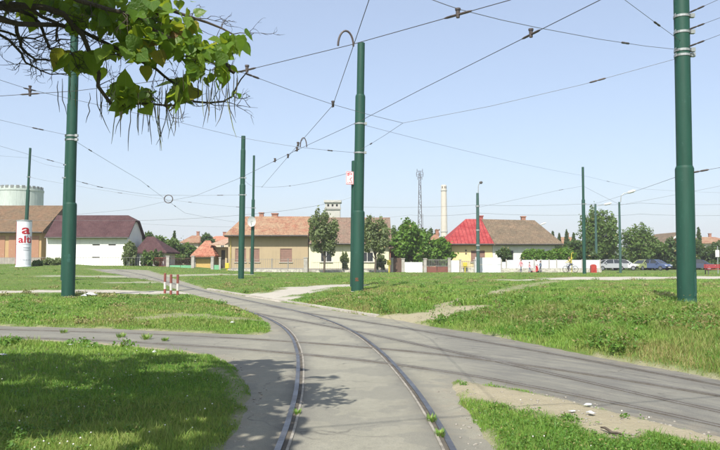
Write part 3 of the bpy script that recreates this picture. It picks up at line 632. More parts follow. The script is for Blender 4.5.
for dz, w_ in ((0, .9), (-1.2, 1.1), (-2.2, .7)):
    bm = bmesh.new(); tube(bm, [(cx - w_, D, zt + dz), (cx + w_, D, zt + dz)], .06, 4)
    for s_ in (-1, 1): tube(bm, [(cx + s_ * w_, D, zt + dz - .7), (cx + s_ * w_, D, zt + dz + .7)], .09, 5)
    obj('antenna', bm, mast_m, r, off=off)
bm = bmesh.new(); tube(bm, [(cx + 1.4, D - 2, .3), (cx + .9, D - .2, zt * .55)], .05, 4); obj('stay', bm, mast_m, r, off=off)

# ------------------------------------------------------------------ garden walls, fences, gates
def fence_thing(name, label, cat, px0, px1, D, group=None):
    xm = (X(px0, D) + X(px1, D)) / 2; return base(xm, D, name, label, cat, group)
def post(root, px, D, py_t, mat, w=.36, name='pillar', cap=True):
    x = X(px, D); z0 = gh(x, D) - .15; bm = rbox(x - w / 2, x + w / 2, D - w / 2, D + w / 2, z0, Z(py_t, D), .02)
    if cap: box(bm, x - w / 2 - .04, x + w / 2 + .04, D - w / 2 - .04, D + w / 2 + .04, Z(py_t, D) + .003, Z(py_t, D) + .08)
    obj(name, bm, mat, root, off=root.location)
def panel(root, px0, px1, D, py0, py1, mat, name='panel', t=.05):
    bm = rbox(X(px0, D), X(px1, D), D - t / 2, D + t / 2, max(Z(py0, D), gh(X(px0, D), D) - .2), Z(py1, D), .008); return obj(name, bm, mat, root, off=root.location)
def bars(root, px0, px1, D, py0, py1, mat, n, name='railing', r=.018):
    bm = bmesh.new()
    z0, z1 = Z(py0, D), Z(py1, D)
    for k in range(n + 1): x = X(px0, D) + (X(px1, D) - X(px0, D)) * k / n; tube(bm, [(x, D, z0), (x, D, z1 + .04)], r, 4)
    for z in (z0 + .08, z1 - .06): tube(bm, [(X(px0, D), D, z), (X(px1, D), D, z)], r * 1.2, 4)
    obj(name, bm, mat, root, off=root.location)
pil_m = plain('grey_pillar', (.40, .38, .34), (.30, .28, .25), .9, 3); wp = plain('white_panel_paint', (.62, .65, .68), (.52, .54, .55), .6, 1.2)
wire_m = plain('galvanised_wire', (.28, .27, .25), None, .6); stone_m = plain('stone_plinth', (.50, .48, .41), (.30, .28, .24), .9, 5, sharp=(.45, .55))
red_p = plain('red_gate_paint', (.36, .045, .045), (.27, .04, .04), .65, 2); rust = plain('rust_brown_gate', (.20, .075, .055), (.15, .065, .05), .8, 2)
green_p = plain('mint_green_paint', (.16, .40, .22), (.14, .33, .19), .65, 1.5); timber = plain('dark_bars', (.12, .075, .055), None, .8)
D = 75
r = fence_thing('garden_wall', 'white panelled wall on a stone plinth in front of the brown-roofed house', 'wall', 501, 601, D)
edges = [501.3, 506.3, 521, 534, 541, 549, 556.5, 569, 582, 600]
for a, b_ in zip(edges, edges[1:]): panel(r, a + .35, b_ - .35, D, 268.2, 260 if a > 505 else 262, wp)
for e in edges: post(r, e, D, 259.3, pil_m, .13, 'post', False)
bm = bmesh.new(); z0 = gh(X(550, D), D) - .2; box(bm, X(501.3, D), X(601, D), D - .16, D + .16, z0, Z(268.3, D)); obj('plinth', bm, stone_m, r, off=r.location)
r = fence_thing('garden_wall', 'tall white sheet panels in front of the yellow house', 'wall', 475, 501, D)
panel(r, 475.3, 478.2, D, 274, 257, wp); panel(r, 478.6, 500.8, D, 264.5, 257.6, wp); panel(r, 478.6, 500.8, D, 274, 264.7, wp)
r = fence_thing('garden_fence', 'weathered grey lattice fence with white gate leaf by the yellow house', 'fence', 449, 475, D)
post(r, 449.2, D, 258.5, pil_m, .3); panel(r, 451, 459, D, 274, 260.5, wp, 'gate_leaf'); post(r, 460.3, D, 260, pil_m, .2); post(r, 474.4, D, 260, pil_m, .16)
panel(r, 461.2, 474, D, 274, 267.5, stone_m, 'plinth', .15); bars(r, 461.2, 474, D, 267.5, 261, wire_m, 12)
r = fence_thing('gate', 'rust-brown double gate with railing top beside the leafy tree', 'gate', 426, 449, D)
post(r, 425, D, 259, pil_m, .34); panel(r, 426.6, 436.8, D, 274, 266.8, rust, 'gate_leaf'); panel(r, 437.2, 447.8, D, 274, 266.8, rust, 'gate_leaf'); bars(r, 426.6, 447.8, D, 266.8, 259.5, wire_m, 18)
r = fence_thing('garden_wall', 'short plain white wall between two grey gate pillars', 'wall', 404, 422, D)
panel(r, 404.5, 422.5, D, 274, 262.2, plain('bright_whitewash', (.70, .71, .68), (.72, .71, .66), .9, 1), t=.25, name='wall_slab'); post(r, 403, D, 259, pil_m, .34)
r = fence_thing('gate', 'dark timber garden gate with brick pillars right of cream house', 'gate', 391, 402, D)
post(r, 391.8, D, 258.5, pil_m, .3); panel(r, 393.3, 401.5, D, 274, 258, timber, 'gate_leaf')
r = fence_thing('garden_fence', 'thin wire front fence before the beige house', 'fence', 227, 304, D)
panel(r, 227, 304, D, 274, 269.4, stone_m, 'plinth', .2); bars(r, 227, 304, D, 269.4, 258.8, wire_m, 40, r=.012)
for p in (240, 254, 272, 288): post(r, p, D, 258.4, wire_m, .09, 'post', False)
post(r, 305.7, D, 258, pil_m, .42)
r = fence_thing('garden_fence', 'thin wire front fence before the cream house', 'fence', 308, 388, D)
panel(r, 312, 388, D, 274, 270, stone_m, 'plinth', .2); bars(r, 312, 388, D, 270, 262, wire_m, 40, r=.010)
D = 76
r = fence_thing('garden_fence', 'mint green panel fence with dark lattice top between grey pillars', 'fence', 168, 193, D)
for p in (168, 193): post(r, p, D, 256.5, pil_m, .34)
panel(r, 169.7, 180.3, D, 272, 265.3, green_p); panel(r, 180.7, 191.3, D, 272, 265.3, green_p); bars(r, 169.7, 191.3, D, 265.3, 258, timber, 16)
r = fence_thing('gate', 'mint green gate leaf beside the yellow garage door', 'gate', 213, 219, D)
post(r, 212.5, D, 257, pil_m, .3); panel(r, 214, 219, D, 272, 265, green_p, 'gate_leaf'); post(r, 220, D, 258, pil_m, .2)
r = fence_thing('garden_fence', 'red low board fence with brown bars in front of the annexe', 'fence', 144, 167, D)
panel(r, 144, 154.8, D, 272, 267, red_p, 'board'); panel(r, 155.2, 165.8, D, 272, 267, red_p, 'board'); bars(r, 144, 165.8, D, 267, 257.5, plain('brown_red_bars', (.20, .06, .05)), 14, r=.03)
D = 72
r = fence_thing('garden_fence', 'thin rusty wire fence along the white shed and warehouse', 'fence', -20, 143, D)
bars(r, -20, 143, D, 267.5, 257, wire_m, 60, r=.010)

# yellow gas boxes
gas = plain('gas_yellow', (.55, .46, .05), (.46, .38, .06), .5, 4)
for px, py0, py1, D, lab in ((389, 260, 265, 74, 'yellow gas meter box on a pipe by the dark garden gate'), (227.3, 263, 268.5, 74, 'yellow gas meter box at the corner of beige house'), (465, 262.5, 266.5, 74.6, 'yellow gas meter box behind grey lattice fence')):
    x = X(px, D); r = base(x, D, 'gas_meter_box', lab, 'gas meter', 'yellow gas meter boxes'); zz = gh(x, D)
    obj('cabinet', rbox(x - .22, x + .22, D - .12, D + .12, Z(py1, D), Z(py0, D), .03), gas, r, off=r.location)
    bm = bmesh.new(); tube(bm, [(x, D, zz - .1), (x, D, Z(py1, D))], .06, 6); obj('riser', bm, gas, r, off=r.location)
x = X(571.6, 74.5); r = base(x, 74.5, 'gas_riser', 'tall yellow gas riser pipe standing before the white wall', 'pipe'); bm = bmesh.new(); zz = gh(x, 74.5)
tube(bm, [(x, 74.5, zz - .1), (x, 74.5, Z(253.5, 74.5)), (x + .12, 74.5, Z(252.5, 74.5)), (x + .25, 74.5, Z(253.2, 74.5))], .04, 6); obj('pipe', bm, gas, r, off=r.location)
bm = bmesh.new(); lathe(bm, [(.10, 0), (.10, .16)], 8, (x, 74.5, Z(259, 74.5))); obj('valve', bm, gas, r, off=r.location)
# red rounded cabinet by the wall end
x = X(593.3, 73); r = base(x, 73, 'street_cabinet', 'round-topped red street cabinet at the end of the white wall', 'cabinet'); zz = gh(x, 73) - .05; zt = Z(264.3, 73)
bm = bmesh.new(); w_ = .28; pts = [(x - w_, 72.8, zz), (x + w_, 72.8, zz)] + [(x + w_ * math.cos(a), 72.8, zt - .2 + .2 * math.sin(a)) for a in np.linspace(0, math.pi, 9)]
solid(bm, pts, (0, .45, 0)); obj('body', bm, plain('cabinet_red', (.38, .05, .035), (.42, .05, .04), .5, 2), r, off=r.location)
bm = bmesh.new(); box(bm, x - .2, x + .2, 72.77, 72.797, zz + .2, zt - .35); obj('door', bm, plain('cabinet_red_dark', (.40, .045, .035), None, .5), r, off=r.location)

# ------------------------------------------------------------------ ground sampling on the built sheet
GZg = GZ.reshape(ny, nx); Sg = S.reshape(ny, nx); Dg = np.maximum(dirt, pale).reshape(ny, nx)
def samp(A, x, y):
    i = np.clip(np.searchsorted(gx, x) - 1, 0, nx - 2); j = np.clip(np.searchsorted(gy, y) - 1, 0, ny - 2)
    u = (x - gx[i]) / (gx[i + 1] - gx[i]); v = (y - gy[j]) / (gy[j + 1] - gy[j])
    return (A[j, i] * (1 - u) + A[j, i + 1] * u) * (1 - v) + (A[j + 1, i] * (1 - u) + A[j + 1, i + 1] * u) * v
def gz(x, y): return float(samp(GZg, np.array([x]), np.array([y]))[0])

# ------------------------------------------------------------------ green tram poles
pole_m, nt, b = new_mat('pole_green_paint'); v = coords(nt)
c = mixc(nt, ramp(nt, noise(nt, coords(nt, (3, 3, .35)), 2.2, 6, .7), [(.4, (0, 0, 0)), (.75, (1, 1, 1))]), (.009, .050, .032), (.013, .070, .046))
c = mixc(nt, ramp(nt, noise(nt, v, 9, 6, .8), [(.60, (0, 0, 0)), (.68, (.8, .8, .8))]), c, (.040, .100, .080))
c = mixc(nt, ramp(nt, noise(nt, coords(nt, (1.5, 1.5, .12)), 3.0, 6, .75), [(.55, (0, 0, 0)), (.8, (.7, .7, .7))]), c, (.030, .048, .036))
c = mixc(nt, ramp(nt, noise(nt, v, 26, 5, .8), [(.66, (0, 0, 0)), (.71, (.9, .9, .9))]), c, (.12, .065, .035))
nt.links.new(c, b.inputs['Base Color']); b.inputs['Roughness'].default_value = .62; b.inputs['Specular IOR Level'].default_value = .3; bump(nt, b, noise(nt, v, 30, 4), .2, .01)
galv = plain('galvanised_clamp', (.36, .38, .38), (.24, .26, .25), .55, 8, .4)
insul = plain('dark_insulator', (.06, .05, .05), (.10, .08, .07), .5, 6)
foot_m = plain('pole_footing', (.40, .38, .33), (.30, .28, .24), .9, 4)
POLE = {}
def pole(key, base_px, top, D, secs, label, clamps=(), group='green tram line poles', seg=20):
    """secs: (pixel row where the section ends, width in pixels)"""
    p0 = at(*base_px, D); gz_ = gz(p0.x, D); p1 = at(*top, D)
    ax = (p1 - p0); 
    def on(py):
        z = Z(py, D); t = (z - p0.z) / (p1.z - p0.z); return p0 + ax * t
    foot = p0 + ax * ((gz_ - .12 - p0.z) / ax.z)
    r = empty('tram_pole', (foot.x, foot.y, gz_ - .12), label, 'pole', group); off = r.location
    POLE[key] = (on, D); a = foot
    names = ['lower_tube', 'middle_tube', 'upper_tube'] if len(secs) > 2 else ['lower_tube', 'upper_tube']
    for i, (py, w) in enumerate(secs):
        b_ = on(py); rad = w * D / FOC / 2; bm = bmesh.new()
        pts = [a, b_ - ax.normalized() * .03, b_]; rr = [rad, rad * .985, rad * .955]
        tube(bm, pts, rr, seg); obj(names[i] if len(secs) > 1 else 'tube', bm, pole_m, r, True, off); a = b_ - ax.normalized() * .02
        if i < len(secs) - 1: bm = bmesh.new(); tube(bm, [b_ - ax.normalized() * .015, b_ + ax.normalized() * .05], [rad * .97, rad * .86], seg); obj('weld_collar', bm, pole_m, r, True, off)
    for py in clamps:
        q = on(py); w = [s for s in secs if py >= s[0]]; rad = (w[0][1] if w else secs[-1][1]) * D / FOC / 2; s = ax.normalized()
        bm = bmesh.new(); tube(bm, [q - s * .03, q + s * .03], rad * 1.05, seg)
        for sx in (-1, 1): box(bm, q.x + sx * (rad + .005) - .03, q.x + sx * (rad + .005) + .05 * sx + .03, q.y - rad * .5 - .05, q.y - rad * .5 + .05, q.z - .05, q.z + .05)
        obj('clamp', bm, galv, r, off=off)
    bm = bmesh.new(); rad = secs[0][1] * D / FOC / 2; lathe(bm, [(rad * 1.22, -.05), (rad * 1.20, .10), (rad * 1.08, .125)], 14, (foot.x, foot.y, foot.z)); obj('footing', bm, foot_m, r, off=off)
    return r
pole('P7', (687, 305), (680, -70), 18, [(168, 18.2), (-30, 15.2), (-70, 12.5)], 'thick green tram pole with three pale clamps on the weedy bank', (17, 33, 51, 56))
pole('P6', (357.3, 290), (361.2, 43), 28.8, [(212, 12.6), (96, 10.2), (43, 7.6)], 'tall green tram pole standing in the middle of the green', (124, 153))
pole('P1', (68, 299), (75, 12), 27.7, [(204, 12.8), (70, 9.8), (12, 7.5)], 'tall green tram pole rising into the overhanging catalpa leaves', (136, 140))
pole('P1b', (64, 283), (69, 104), 42, [(178, 6.6), (135, 5.2), (104, 3.8)], 'thinner green tram pole close behind the one under the catalpa', (165, 178), seg=12)
pole('P6b', (354, 285), (355.5, 161), 33, [(161, 8.0)], 'shorter green pole right behind the middle pole, carrying a white sign', (), seg=12)
pole('P4', (241, 277), (243.4, 136), 48, [(185, 6.0), (150, 5.0), (136, 4.3)], 'green tram pole in front of the beige house', (178, 195), seg=12)
pole('P5', (252, 273.5), (254, 155.5), 62, [(200, 3.4), (155.5, 2.3)], 'slender green pole beside the white dish, before the beige house', (208,), seg=10)
pole('P3', (24, 270), (30.3, 148), 66, [(190, 3.6), (148, 2.4)], 'slender green pole behind the white advertising column', (177,), seg=10)
pole('P8', (584.5, 275), (582.8, 167), 66, [(200, 3.4), (167, 2.4)], 'slender green pole in front of the white wall panels', (204,), seg=10)

def pole_patch(key, rootname, a0, a1, py0, py1, w_px, mat, name):
    on, D = POLE[key]; r = [o for o in COL.objects if o.name.startswith('tram_pole') and o.get('label') == rootname][0]; bm = bmesh.new(); rad = w_px * D / FOC / 2 * 1.012; g_ = np.random.default_rng(int(py0)); rows = []
    for k in range(7):
        t = k / 6; q = on(py0 + (py1 - py0) * t); j0, j1 = a0 + g_.normal(0, .10), a1 + g_.normal(0, .10); rows.append([bm.verts.new((q.x + rad * math.sin(a), q.y - rad * math.cos(a), q.z)) for a in np.linspace(j0, j1, 6)])
    for p_, q_ in zip(rows, rows[1:]):
        for k in range(5): bm.faces.new((p_[k], p_[k + 1], q_[k + 1], q_[k]))
    obj(name, bm, mat, r, True, r.location)
L7 = 'thick green tram pole with three pale clamps on the weedy bank'; L6 = 'tall green tram pole standing in the middle of the green'; L1 = 'tall green tram pole rising into the overhanging catalpa leaves'
faded = plain('faded_green_paint', (.035, .105, .085), (.022, .08, .06), .7, 6); rusty = plain('rust_spot', (.15, .06, .03), (.09, .05, .03), .9, 8)
pole_patch('P7', L7, .45, 1.05, 296, 272, 18.2, faded, 'faded_patch'); pole_patch('P7', L7, -.6, .9, 303.5, 298, 18.2, faded, 'scuffed_base'); pole_patch('P6', L6, -.35, .05, 281, 277.5, 12.6, rusty, 'rust_spot'); pole_patch('P1', L1, .1, .6, 262, 254, 12.8, faded, 'faded_patch')
def lamp(px, D, py_base, py_top, arm, head, label, w0=3.0, head_m=None, marks=False):
    p0 = at(px, py_base, D); z0 = gz(p0.x, D) - .1; zt = Z(py_top, D); x = p0.x
    r = empty('street_lamp', (x, D, z0), label, 'street lamp', 'street lamps by the houses'); off = r.location
    bm = bmesh.new(); rw = w0 * D / FOC / 2; tube(bm, [(x, D, z0), (x, D, z0 + (zt - z0) * .5), (x, D, zt)], [rw, rw * .95, rw * .75], 10); obj('post', bm, plain('lamp_post_green', (.035, .085, .07), (.05, .10, .085), .55, 3), r, True, off)
    pts = [at(a, b_, D) for a, b_ in arm]; bm = bmesh.new(); tube(bm, pts, .045, 6); obj('arm', bm, galv, r, True, off)
    h0, h1 = at(*head[0], D), at(*head[1], D); bm = bmesh.new(); d = h1 - h0
    tube(bm, [h0, h0 + d * .2, h0 + d * .7, h1], [.05, .14, .15, .06], 8); obj('lamp_head', bm, head_m or white_fr, r, True, off)
    if marks:
        for py in (207, 231, 246, 251): bm = bmesh.new(); z = Z(py, D); tube(bm, [(x, D, z), (x, D, z + .16)], rw * 1.12, 10); obj('band', bm, galv, r, off=off)
lamp(478.2, 73, 272, 193, [(478.2, 193), (478.3, 186), (479.6, 182.8)], [(479.4, 182.9), (482.6, 182.2)], 'street lamp with short hooked top in front of the red roof', 3.6, dark_metal, True)
lamp(620.6, 70, 273, 202, [(620.6, 202), (621, 196), (624, 193.5), (628, 192.6)], [(627.6, 192.8), (635.5, 190.4)], 'street lamp with pale head on angled arm beside the parked white car', 2.6)
lamp(596.5, 92, 268, 204, [(596.5, 206), (599.5, 205.5), (604, 204.6)], [(604, 204.8), (611.5, 203)], 'street lamp with pale head rising out of the big round tree', 2.6)
lamp(540, 130, 262, 232, [(540, 233), (541, 224.5)], [(540.5, 224.8), (546, 222.6)], 'far street lamp whose pale head shows over the brown tile roof', 1.5)
# bus-stop style post and red bench at the far right
x = X(717.8, 66); r = base(x, 66, 'stop_sign', 'thin grey stop post with white plate behind the thick pole', 'sign'); z0 = gz(x, 66); bm = bmesh.new(); tube(bm, [(x, 66, z0 - .1), (x, 66, Z(246, 66))], .04, 6); obj('post', bm, galv, r, off=r.location)
bm = bmesh.new(); box(bm, x - .25, x + .12, 65.9, 65.93, Z(257, 66), Z(250, 66)); obj('plate', bm, white_fr, r, off=r.location)
x = X(716, 62); r = base(x, 62, 'bench', 'low red slatted bench beside the thin stop post', 'bench'); z0 = gz(x, 62)
for k in range(4): bm = bmesh.new(); y_ = 61.8 + k * .13; box(bm, x - .9, x + .9, y_, y_ + .1, z0 + .42, z0 + .46); obj('slat', bm, red_p, r, off=r.location)
for k in range(3): bm = bmesh.new(); z_ = z0 + .55 + k * .12; box(bm, x - .9, x + .9, 62.36, 62.4, z_, z_ + .09); obj('back_slat', bm, red_p, r, off=r.location)
for s_ in (-.75, .75):
    bm = bmesh.new(); box(bm, x + s_ - .04, x + s_ + .04, 61.85, 61.92, z0 - .05, z0 + .417); box(bm, x + s_ - .04, x + s_ + .04, 62.405, 62.45, z0 - .05, z0 + .88); box(bm, x + s_ - .04, x + s_ + .04, 61.92, 62.405, z0 + .35, z0 + .417); obj('leg', bm, dark_metal, r, off=r.location)

# sign on the pole behind the middle one
on, D = POLE['P6b']; s0, s1 = at(346, 184.5, D - .25), at(353.6, 171.5, D - .25)
r = empty('stop_sign', (s1.x, D - .22, s0.z), 'small white sign with red print fixed to the shorter pole', 'sign'); off = r.location
obj('plate', rbox(s0.x, s1.x, D - .25, D - .23, s0.z, s1.z, .004), plain('sign_white', (.80, .78, .78), (.74, .70, .70), .5, 3), r, off=off)
red_i = plain('sign_red', (.62, .04, .06), (.55, .05, .06), .5, 5); W_, H_ = s1.x - s0.x, s1.z - s0.z
def sign_bar(u0, u1, v0, v1, name): bm = bmesh.new(); box(bm, s0.x + W_ * u0, s0.x + W_ * u1, D - .256, D - .2505, s0.z + H_ * v0, s0.z + H_ * v1); obj(name, bm, red_i, r, off=off)
for q in ((.03, .97, .94, .98), (.03, .97, .02, .06), (.03, .08, .06, .94), (.92, .97, .06, .94)): sign_bar(*q, 'border')
for k, q in enumerate(((.16, .52, .76, .86), (.58, .82, .76, .86), (.16, .44, .66, .72))): sign_bar(*q, 'print')
bm = bmesh.new(); tube(bm, [(s0.x + W_ * .78, D - .254, s0.z + H_ * .22), (s0.x + W_ * .5, D - .254, s0.z + H_ * .40), (s0.x + W_ * .78, D - .254, s0.z + H_ * .56)], .018, 5); obj('arrow', bm, red_i, r, off=off)
for q in ((.16, .30, .12, .18), (.38, .60, .12, .18), (.66, .84, .12, .18)): sign_bar(*q, 'print')
bm = bmesh.new(); 
for vz in (.2, .8): tube(bm, [(s1.x - .05, D - .228, s0.z + H_ * vz), (on(178).x - .1, D, s0.z + H_ * vz)], .02, 5)
obj('bracket', bm, galv, r, off=off)
# white dish on the slender pole
D = 61.6; c0 = at(251.6, 221.5, D); r = empty('satellite_dish', tuple(c0), 'round white dish in front of the orange tile roof', 'dish'); bm = bmesh.new(); R_ = 5.2 * D / FOC
rings = []
for rr_, dy in ((.02, .13), (.4, .11), (.75, .06), (1.0, 0)): rings.append([bm.verts.new((c0.x + R_ * rr_ * .82 * math.cos(k * math.pi / 10), D + dy, c0.z + R_ * rr_ * math.sin(k * math.pi / 10))) for k in range(20)])
for a_, b_ in zip(rings, rings[1:]):
    for k in range(20): bm.faces.new((a_[k], a_[(k + 1) % 20], b_[(k + 1) % 20], b_[k]))
bmesh.ops.solidify(bm, geom=list(bm.faces), thickness=.02); obj('reflector', bm, plain('dish_white', (.80, .80, .78), (.74, .74, .72), .5, 3), r, True, off=r.location)
bm = bmesh.new(); tube(bm, [c0 + Vector((0, .1, -R_ * .9)), c0 + Vector((0, -.35, -R_ * .2)), c0 + Vector((0, -.38, 0))], .02, 5); obj('feed_arm', bm, galv, r, off=r.location)
bm = bmesh.new(); tube(bm, [c0 + Vector((0, .1, 0)), c0 + Vector((.1, .4, 0))], .04, 6); obj('mount', bm, galv, r, off=r.location)

# ------------------------------------------------------------------ advertising column with red lettering
D = 62; xc = at(23.4, 262, D).x; R_ = 7.0 * D / FOC; z0 = gz(xc, D) - .05; zt = Z(221.5, D)
r = empty('advertising_column', (xc, D, z0), 'white round advertising column with red lettering on the grass', 'column'); off = r.location
colw = plain('column_paper_white', (.74, .75, .80), (.66, .67, .72), .55, 2); zm = Z(244.5, D)
bm = bmesh.new(); lathe(bm, [(R_ * 1.06, z0), (R_ * 1.06, z0 + .12), (R_, z0 + .13), (R_, zm)], 32, (xc, D, 0)); obj('lower_drum', bm, colw, r, True, off)
bm = bmesh.new(); lathe(bm, [(R_ * 1.004, zm + .012), (R_ * 1.004, zt)], 32, (xc, D, 0)); obj('upper_drum', bm, colw, r, True, off)
bm = bmesh.new(); lathe(bm, [(R_ * .97, zm - .01), (R_ * 1.015, zm), (R_ * 1.015, zm + .012), (R_ * .97, zm + .013)], 32, (xc, D, 0)); obj('seam_band', bm, dark_metal, r, off=off)
bm = bmesh.new(); lathe(bm, [(R_ * 1.03, zt), (R_ * 1.05, zt + .04), (R_ * 1.03, zt + .10), (R_ * .5, zt + .14)], 32, (xc, D, 0)); obj('cap', bm, galv, r, True, off)
ink = plain('crimson_ink', (.42, .012, .022), (.36, .012, .02), .5, 4); ink2 = plain('grey_ink', (.22, .22, .25), None, .6, 4)
def letters(body, size, a0, z, mat, name, wide=1.0):
    cu = bpy.data.curves.new('lettering', 'FONT'); cu.body = body; cu.size = size; cu.extrude = .004; cu.offset = size * .022
    t = bpy.data.objects.new('lettering', cu); COL.objects.link(t)
    dg = bpy.context.evaluated_depsgraph_get(); dg.update(); me = bpy.data.meshes.new_from_object(t.evaluated_get(dg)); bpy.data.objects.remove(t); bpy.data.curves.remove(cu)
    bm = bmesh.new(); bm.from_mesh(me); bpy.data.meshes.remove(me)
    bmesh.ops.subdivide_edges(bm, edges=[e for e in bm.edges if e.calc_length() > .12], cuts=2)
    for q in bm.verts:
        a = a0 + q.co.x * wide / R_; rr_ = R_ * 1.012 + q.co.z; q.co = Vector((xc + rr_ * math.sin(a), D - rr_ * math.cos(a), z + q.co.y))
    obj(name, bm, mat, r, off=off)
toward = math.atan2(-xc, D)            # bearing of the junction seen from the column: print faces it
letters('a', 1.15, toward - .33, Z(234.0, D), ink, 'logo', 1.45)
letters('alti', .86, toward - .78, Z(242.8, D), ink, 'lettering', 1.22)
letters('ui', .34, toward + .15, Z(237.4, D), ink2, 'small_print')
for k, py in enumerate((248.5, 250.8)): letters('--------', .25, toward - .1, Z(py, D), ink2, 'small_print')
letters('- -- --- -- ---', .22, toward - .7, Z(260.5, D), ink2, 'small_print')
bm = bmesh.new(); a = -.25 - 1.1
solid(bm, [(xc + R_ * 1.02 * math.sin(t) + 0, D - R_ * 1.02 * math.cos(t), z0 + .2) for t in (toward - 1.42, toward - 1.30)] + [(xc + R_ * 1.02 * math.sin(t), D - R_ * 1.02 * math.cos(t), zt - .05) for t in (toward - 1.30, toward - 1.42)], (-.01, -.006, 0)); obj('stripe', bm, ink, r, off=off)
bm = bmesh.new(); lathe(bm, [(R_ * 1.5, z0 - .1), (R_ * 1.45, z0 + .03)], 12, (xc - .2, D - .2, 0)); obj('footing', bm, conc_m, r, off=off)

# ------------------------------------------------------------------ red and white marker posts
mk_r = plain('marker_red', (.26, .075, .055), (.17, .06, .05), .65, 6); mk_w = plain('marker_white', (.60, .59, .55), (.46, .44, .40), .65, 6)
for px, py0, py1, lab in ((165.3, 297, 273.6, 'red and white marker post nearest the tram pole side of its row'), (171.3, 298.5, 274.8, 'red and white marker post in the middle of the three'), (178, 298.6, 275, 'red and white marker post of the three closest to the curving track')):
    x, y = gp(px, py0 - 2); D = y; x = X(px, D); z0 = gz(x, D) - .1; zt = Z(py1, D); r = empty('marker_post', (x, D, z0), lab, 'post', 'red and white marker posts'); h = zt - z0
    for nm, a, b_, mm_ in (('lower_band', 0, .30, mk_r), ('white_band', .302, .62, mk_w), ('upper_band', .622, 1, mk_r)):
        bm = bmesh.new(); tube(bm, [(x, D, z0 + h * a), (x, D, z0 + h * b_)], .055, 10); obj(nm, bm, mm_, r, off=r.location)
    bm = bmesh.new(); lathe(bm, [(.056, 0), (.045, .02), (.01, .03)], 10, (x, D, zt)); obj('cap', bm, mk_r, r, off=r.location)

# ------------------------------------------------------------------ overhead wires
wire_c = plain('copper_contact_wire', (.10, .095, .092), None, .5, 5, .4); wire_s = plain('steel_span_wire', (.19, .19, .195), None, .5, 5, .4)
def wire(name, pts, label, rad=.008, sag=0., mat=None, ins=(), group='overhead tram wires', ears=(), loops=()):
    P = []
    for i, p in enumerate(pts): P.append(Vector(p))
    out = []
    for a_, b_ in zip(P, P[1:]):
        n = max(2, int((b_ - a_).length / 2.5))
        for k in range(n): t = k / n; q = a_.lerp(b_, t); q.z -= sag * (b_ - a_).length * 4 * t * (1 - t) * .02; out.append(q)
    out.append(P[-1]); r = empty(name, tuple(out[0]), label, 'wire', group); off = r.location
    bm = bmesh.new(); tube(bm, out, rad, 5, True); obj('strand', bm, mat or wire_s, r, True, off)
    def along(px):
        for a_, b_ in zip(out, out[1:]):
            if a_.y < 3 or b_.y < 3: continue
            pa, pb = proj(a_), proj(b_)
            if (pa[0] - px) * (pb[0] - px) <= 0 and abs(pa[0] - pb[0]) > 1e-6: t = (px - pa[0]) / (pb[0] - pa[0]); return a_.lerp(b_, t), (b_ - a_).normalized()
        return out[0], (out[1] - out[0]).normalized()
    for px in ins:
        q, d = along(px); bm = bmesh.new(); L = .22; tube(bm, [q - d * L, q - d * L * .8, q - d * .04, q, q + d * .04, q + d * L * .8, q + d * L], [.010, .024, .024, .014, .024, .024, .010], 8); obj('insulator', bm, insul, r, True, off)
    for px in ears:
        q, d = along(px); bm = bmesh.new(); tube(bm, [q - d * .26, q - d * .2, q + d * .2, q + d * .26], [.010, .020, .020, .010], 6); tube(bm, [q + Vector((0, 0, -.05)), q + Vector((0, 0, .07))], [.03, .035], 8); tube(bm, [q + Vector((0, 0, .07)), q + Vector((0, 0, .10))], .045, 8); obj('hanger', bm, insul, r, True, off)
    for px, h, w in loops:
        q, d = along(px); bm = bmesh.new(); d = Vector((1, .12, 0)).normalized()
        tube(bm, [q + d * w * math.cos(a) + Vector((0, 0, h * max(0, math.sin(a)) + (.0 if 0 <= a <= math.pi else -.03))) for a in np.linspace(0, math.pi, 13)], .020, 6); obj('jumper_loop', bm, insul, r, True, off)
    return r
def proj(p):
    d = Vector(p) - Vector((0, 0, CAM_H)); f = d.y * math.cos(PITCH) + d.z * math.sin(PITCH); u = -d.y * math.sin(PITCH) + d.z * math.cos(PITCH); return (360 + FOC * d.x / f, 225 - FOC * u / f)
def hz(px, py, z=5.5):
    r = ray(px, py); t = (z - CAM_H) / r.z; return Vector((r.x * t, r.y * t, z))
W1 = [Vector((.2, -12, 5.5)), Vector((.2, 0, 5.5)), hz(369, 0), hz(352, 50), hz(333, 105), hz(298, 145), hz(262, 187)]
W2 = [Vector((8.3, -6, 5.5)), Vector((6.4, 3, 5.5)), hz(600, 0), hz(420, 90), hz(360, 121), hz(297, 150), hz(240, 178), hz(195, 196), hz(168, 201), hz(130, 209.5), hz(60, 216)]
W3 = [Vector((7.4, -3, 5.5)), Vector((5, 5.2, 5.5)), hz(510, 0), hz(350, 45), hz(247, 70), hz(75, 91), hz(0, 96), hz(-160, 103)]
wire('contact_wire', W1, 'dark contact wire following the track straight ahead past the middle pole', .0068, 0, wire_c, ears=(333, 298, 288))
wire('contact_wire', W2, 'dark contact wire of the right branch running to the ring by the shed', .0068, 0, wire_c, ears=(537, 297, 275), loops=((304, .32, .11),))
wire('contact_wire', W3, 'dark contact wire crossing from the right branch behind the catalpa', .0068, 0, wire_c, ears=(460, 247, 30), loops=((346, .28, .14),))
on7, _ = POLE['P7']; on6, _ = POLE['P6']; on1, _ = POLE['P1']; on1b, _ = POLE['P1b']; on4, _ = POLE['P4']; on5, _ = POLE['P5']; on8, _ = POLE['P8']; on3, _ = POLE['P3']
J = at(403, 123, 20.0)
wire('span_wire', [on7(50), at(537, 27.5, 12.4), at(460, 9.5, 11.0), at(433, 0, 10.6), at(300, -45, 9.4), at(60, -140, 7.5)], 'thin span wire from thick pole up across two contact wires', .006, .3, ins=(624,))
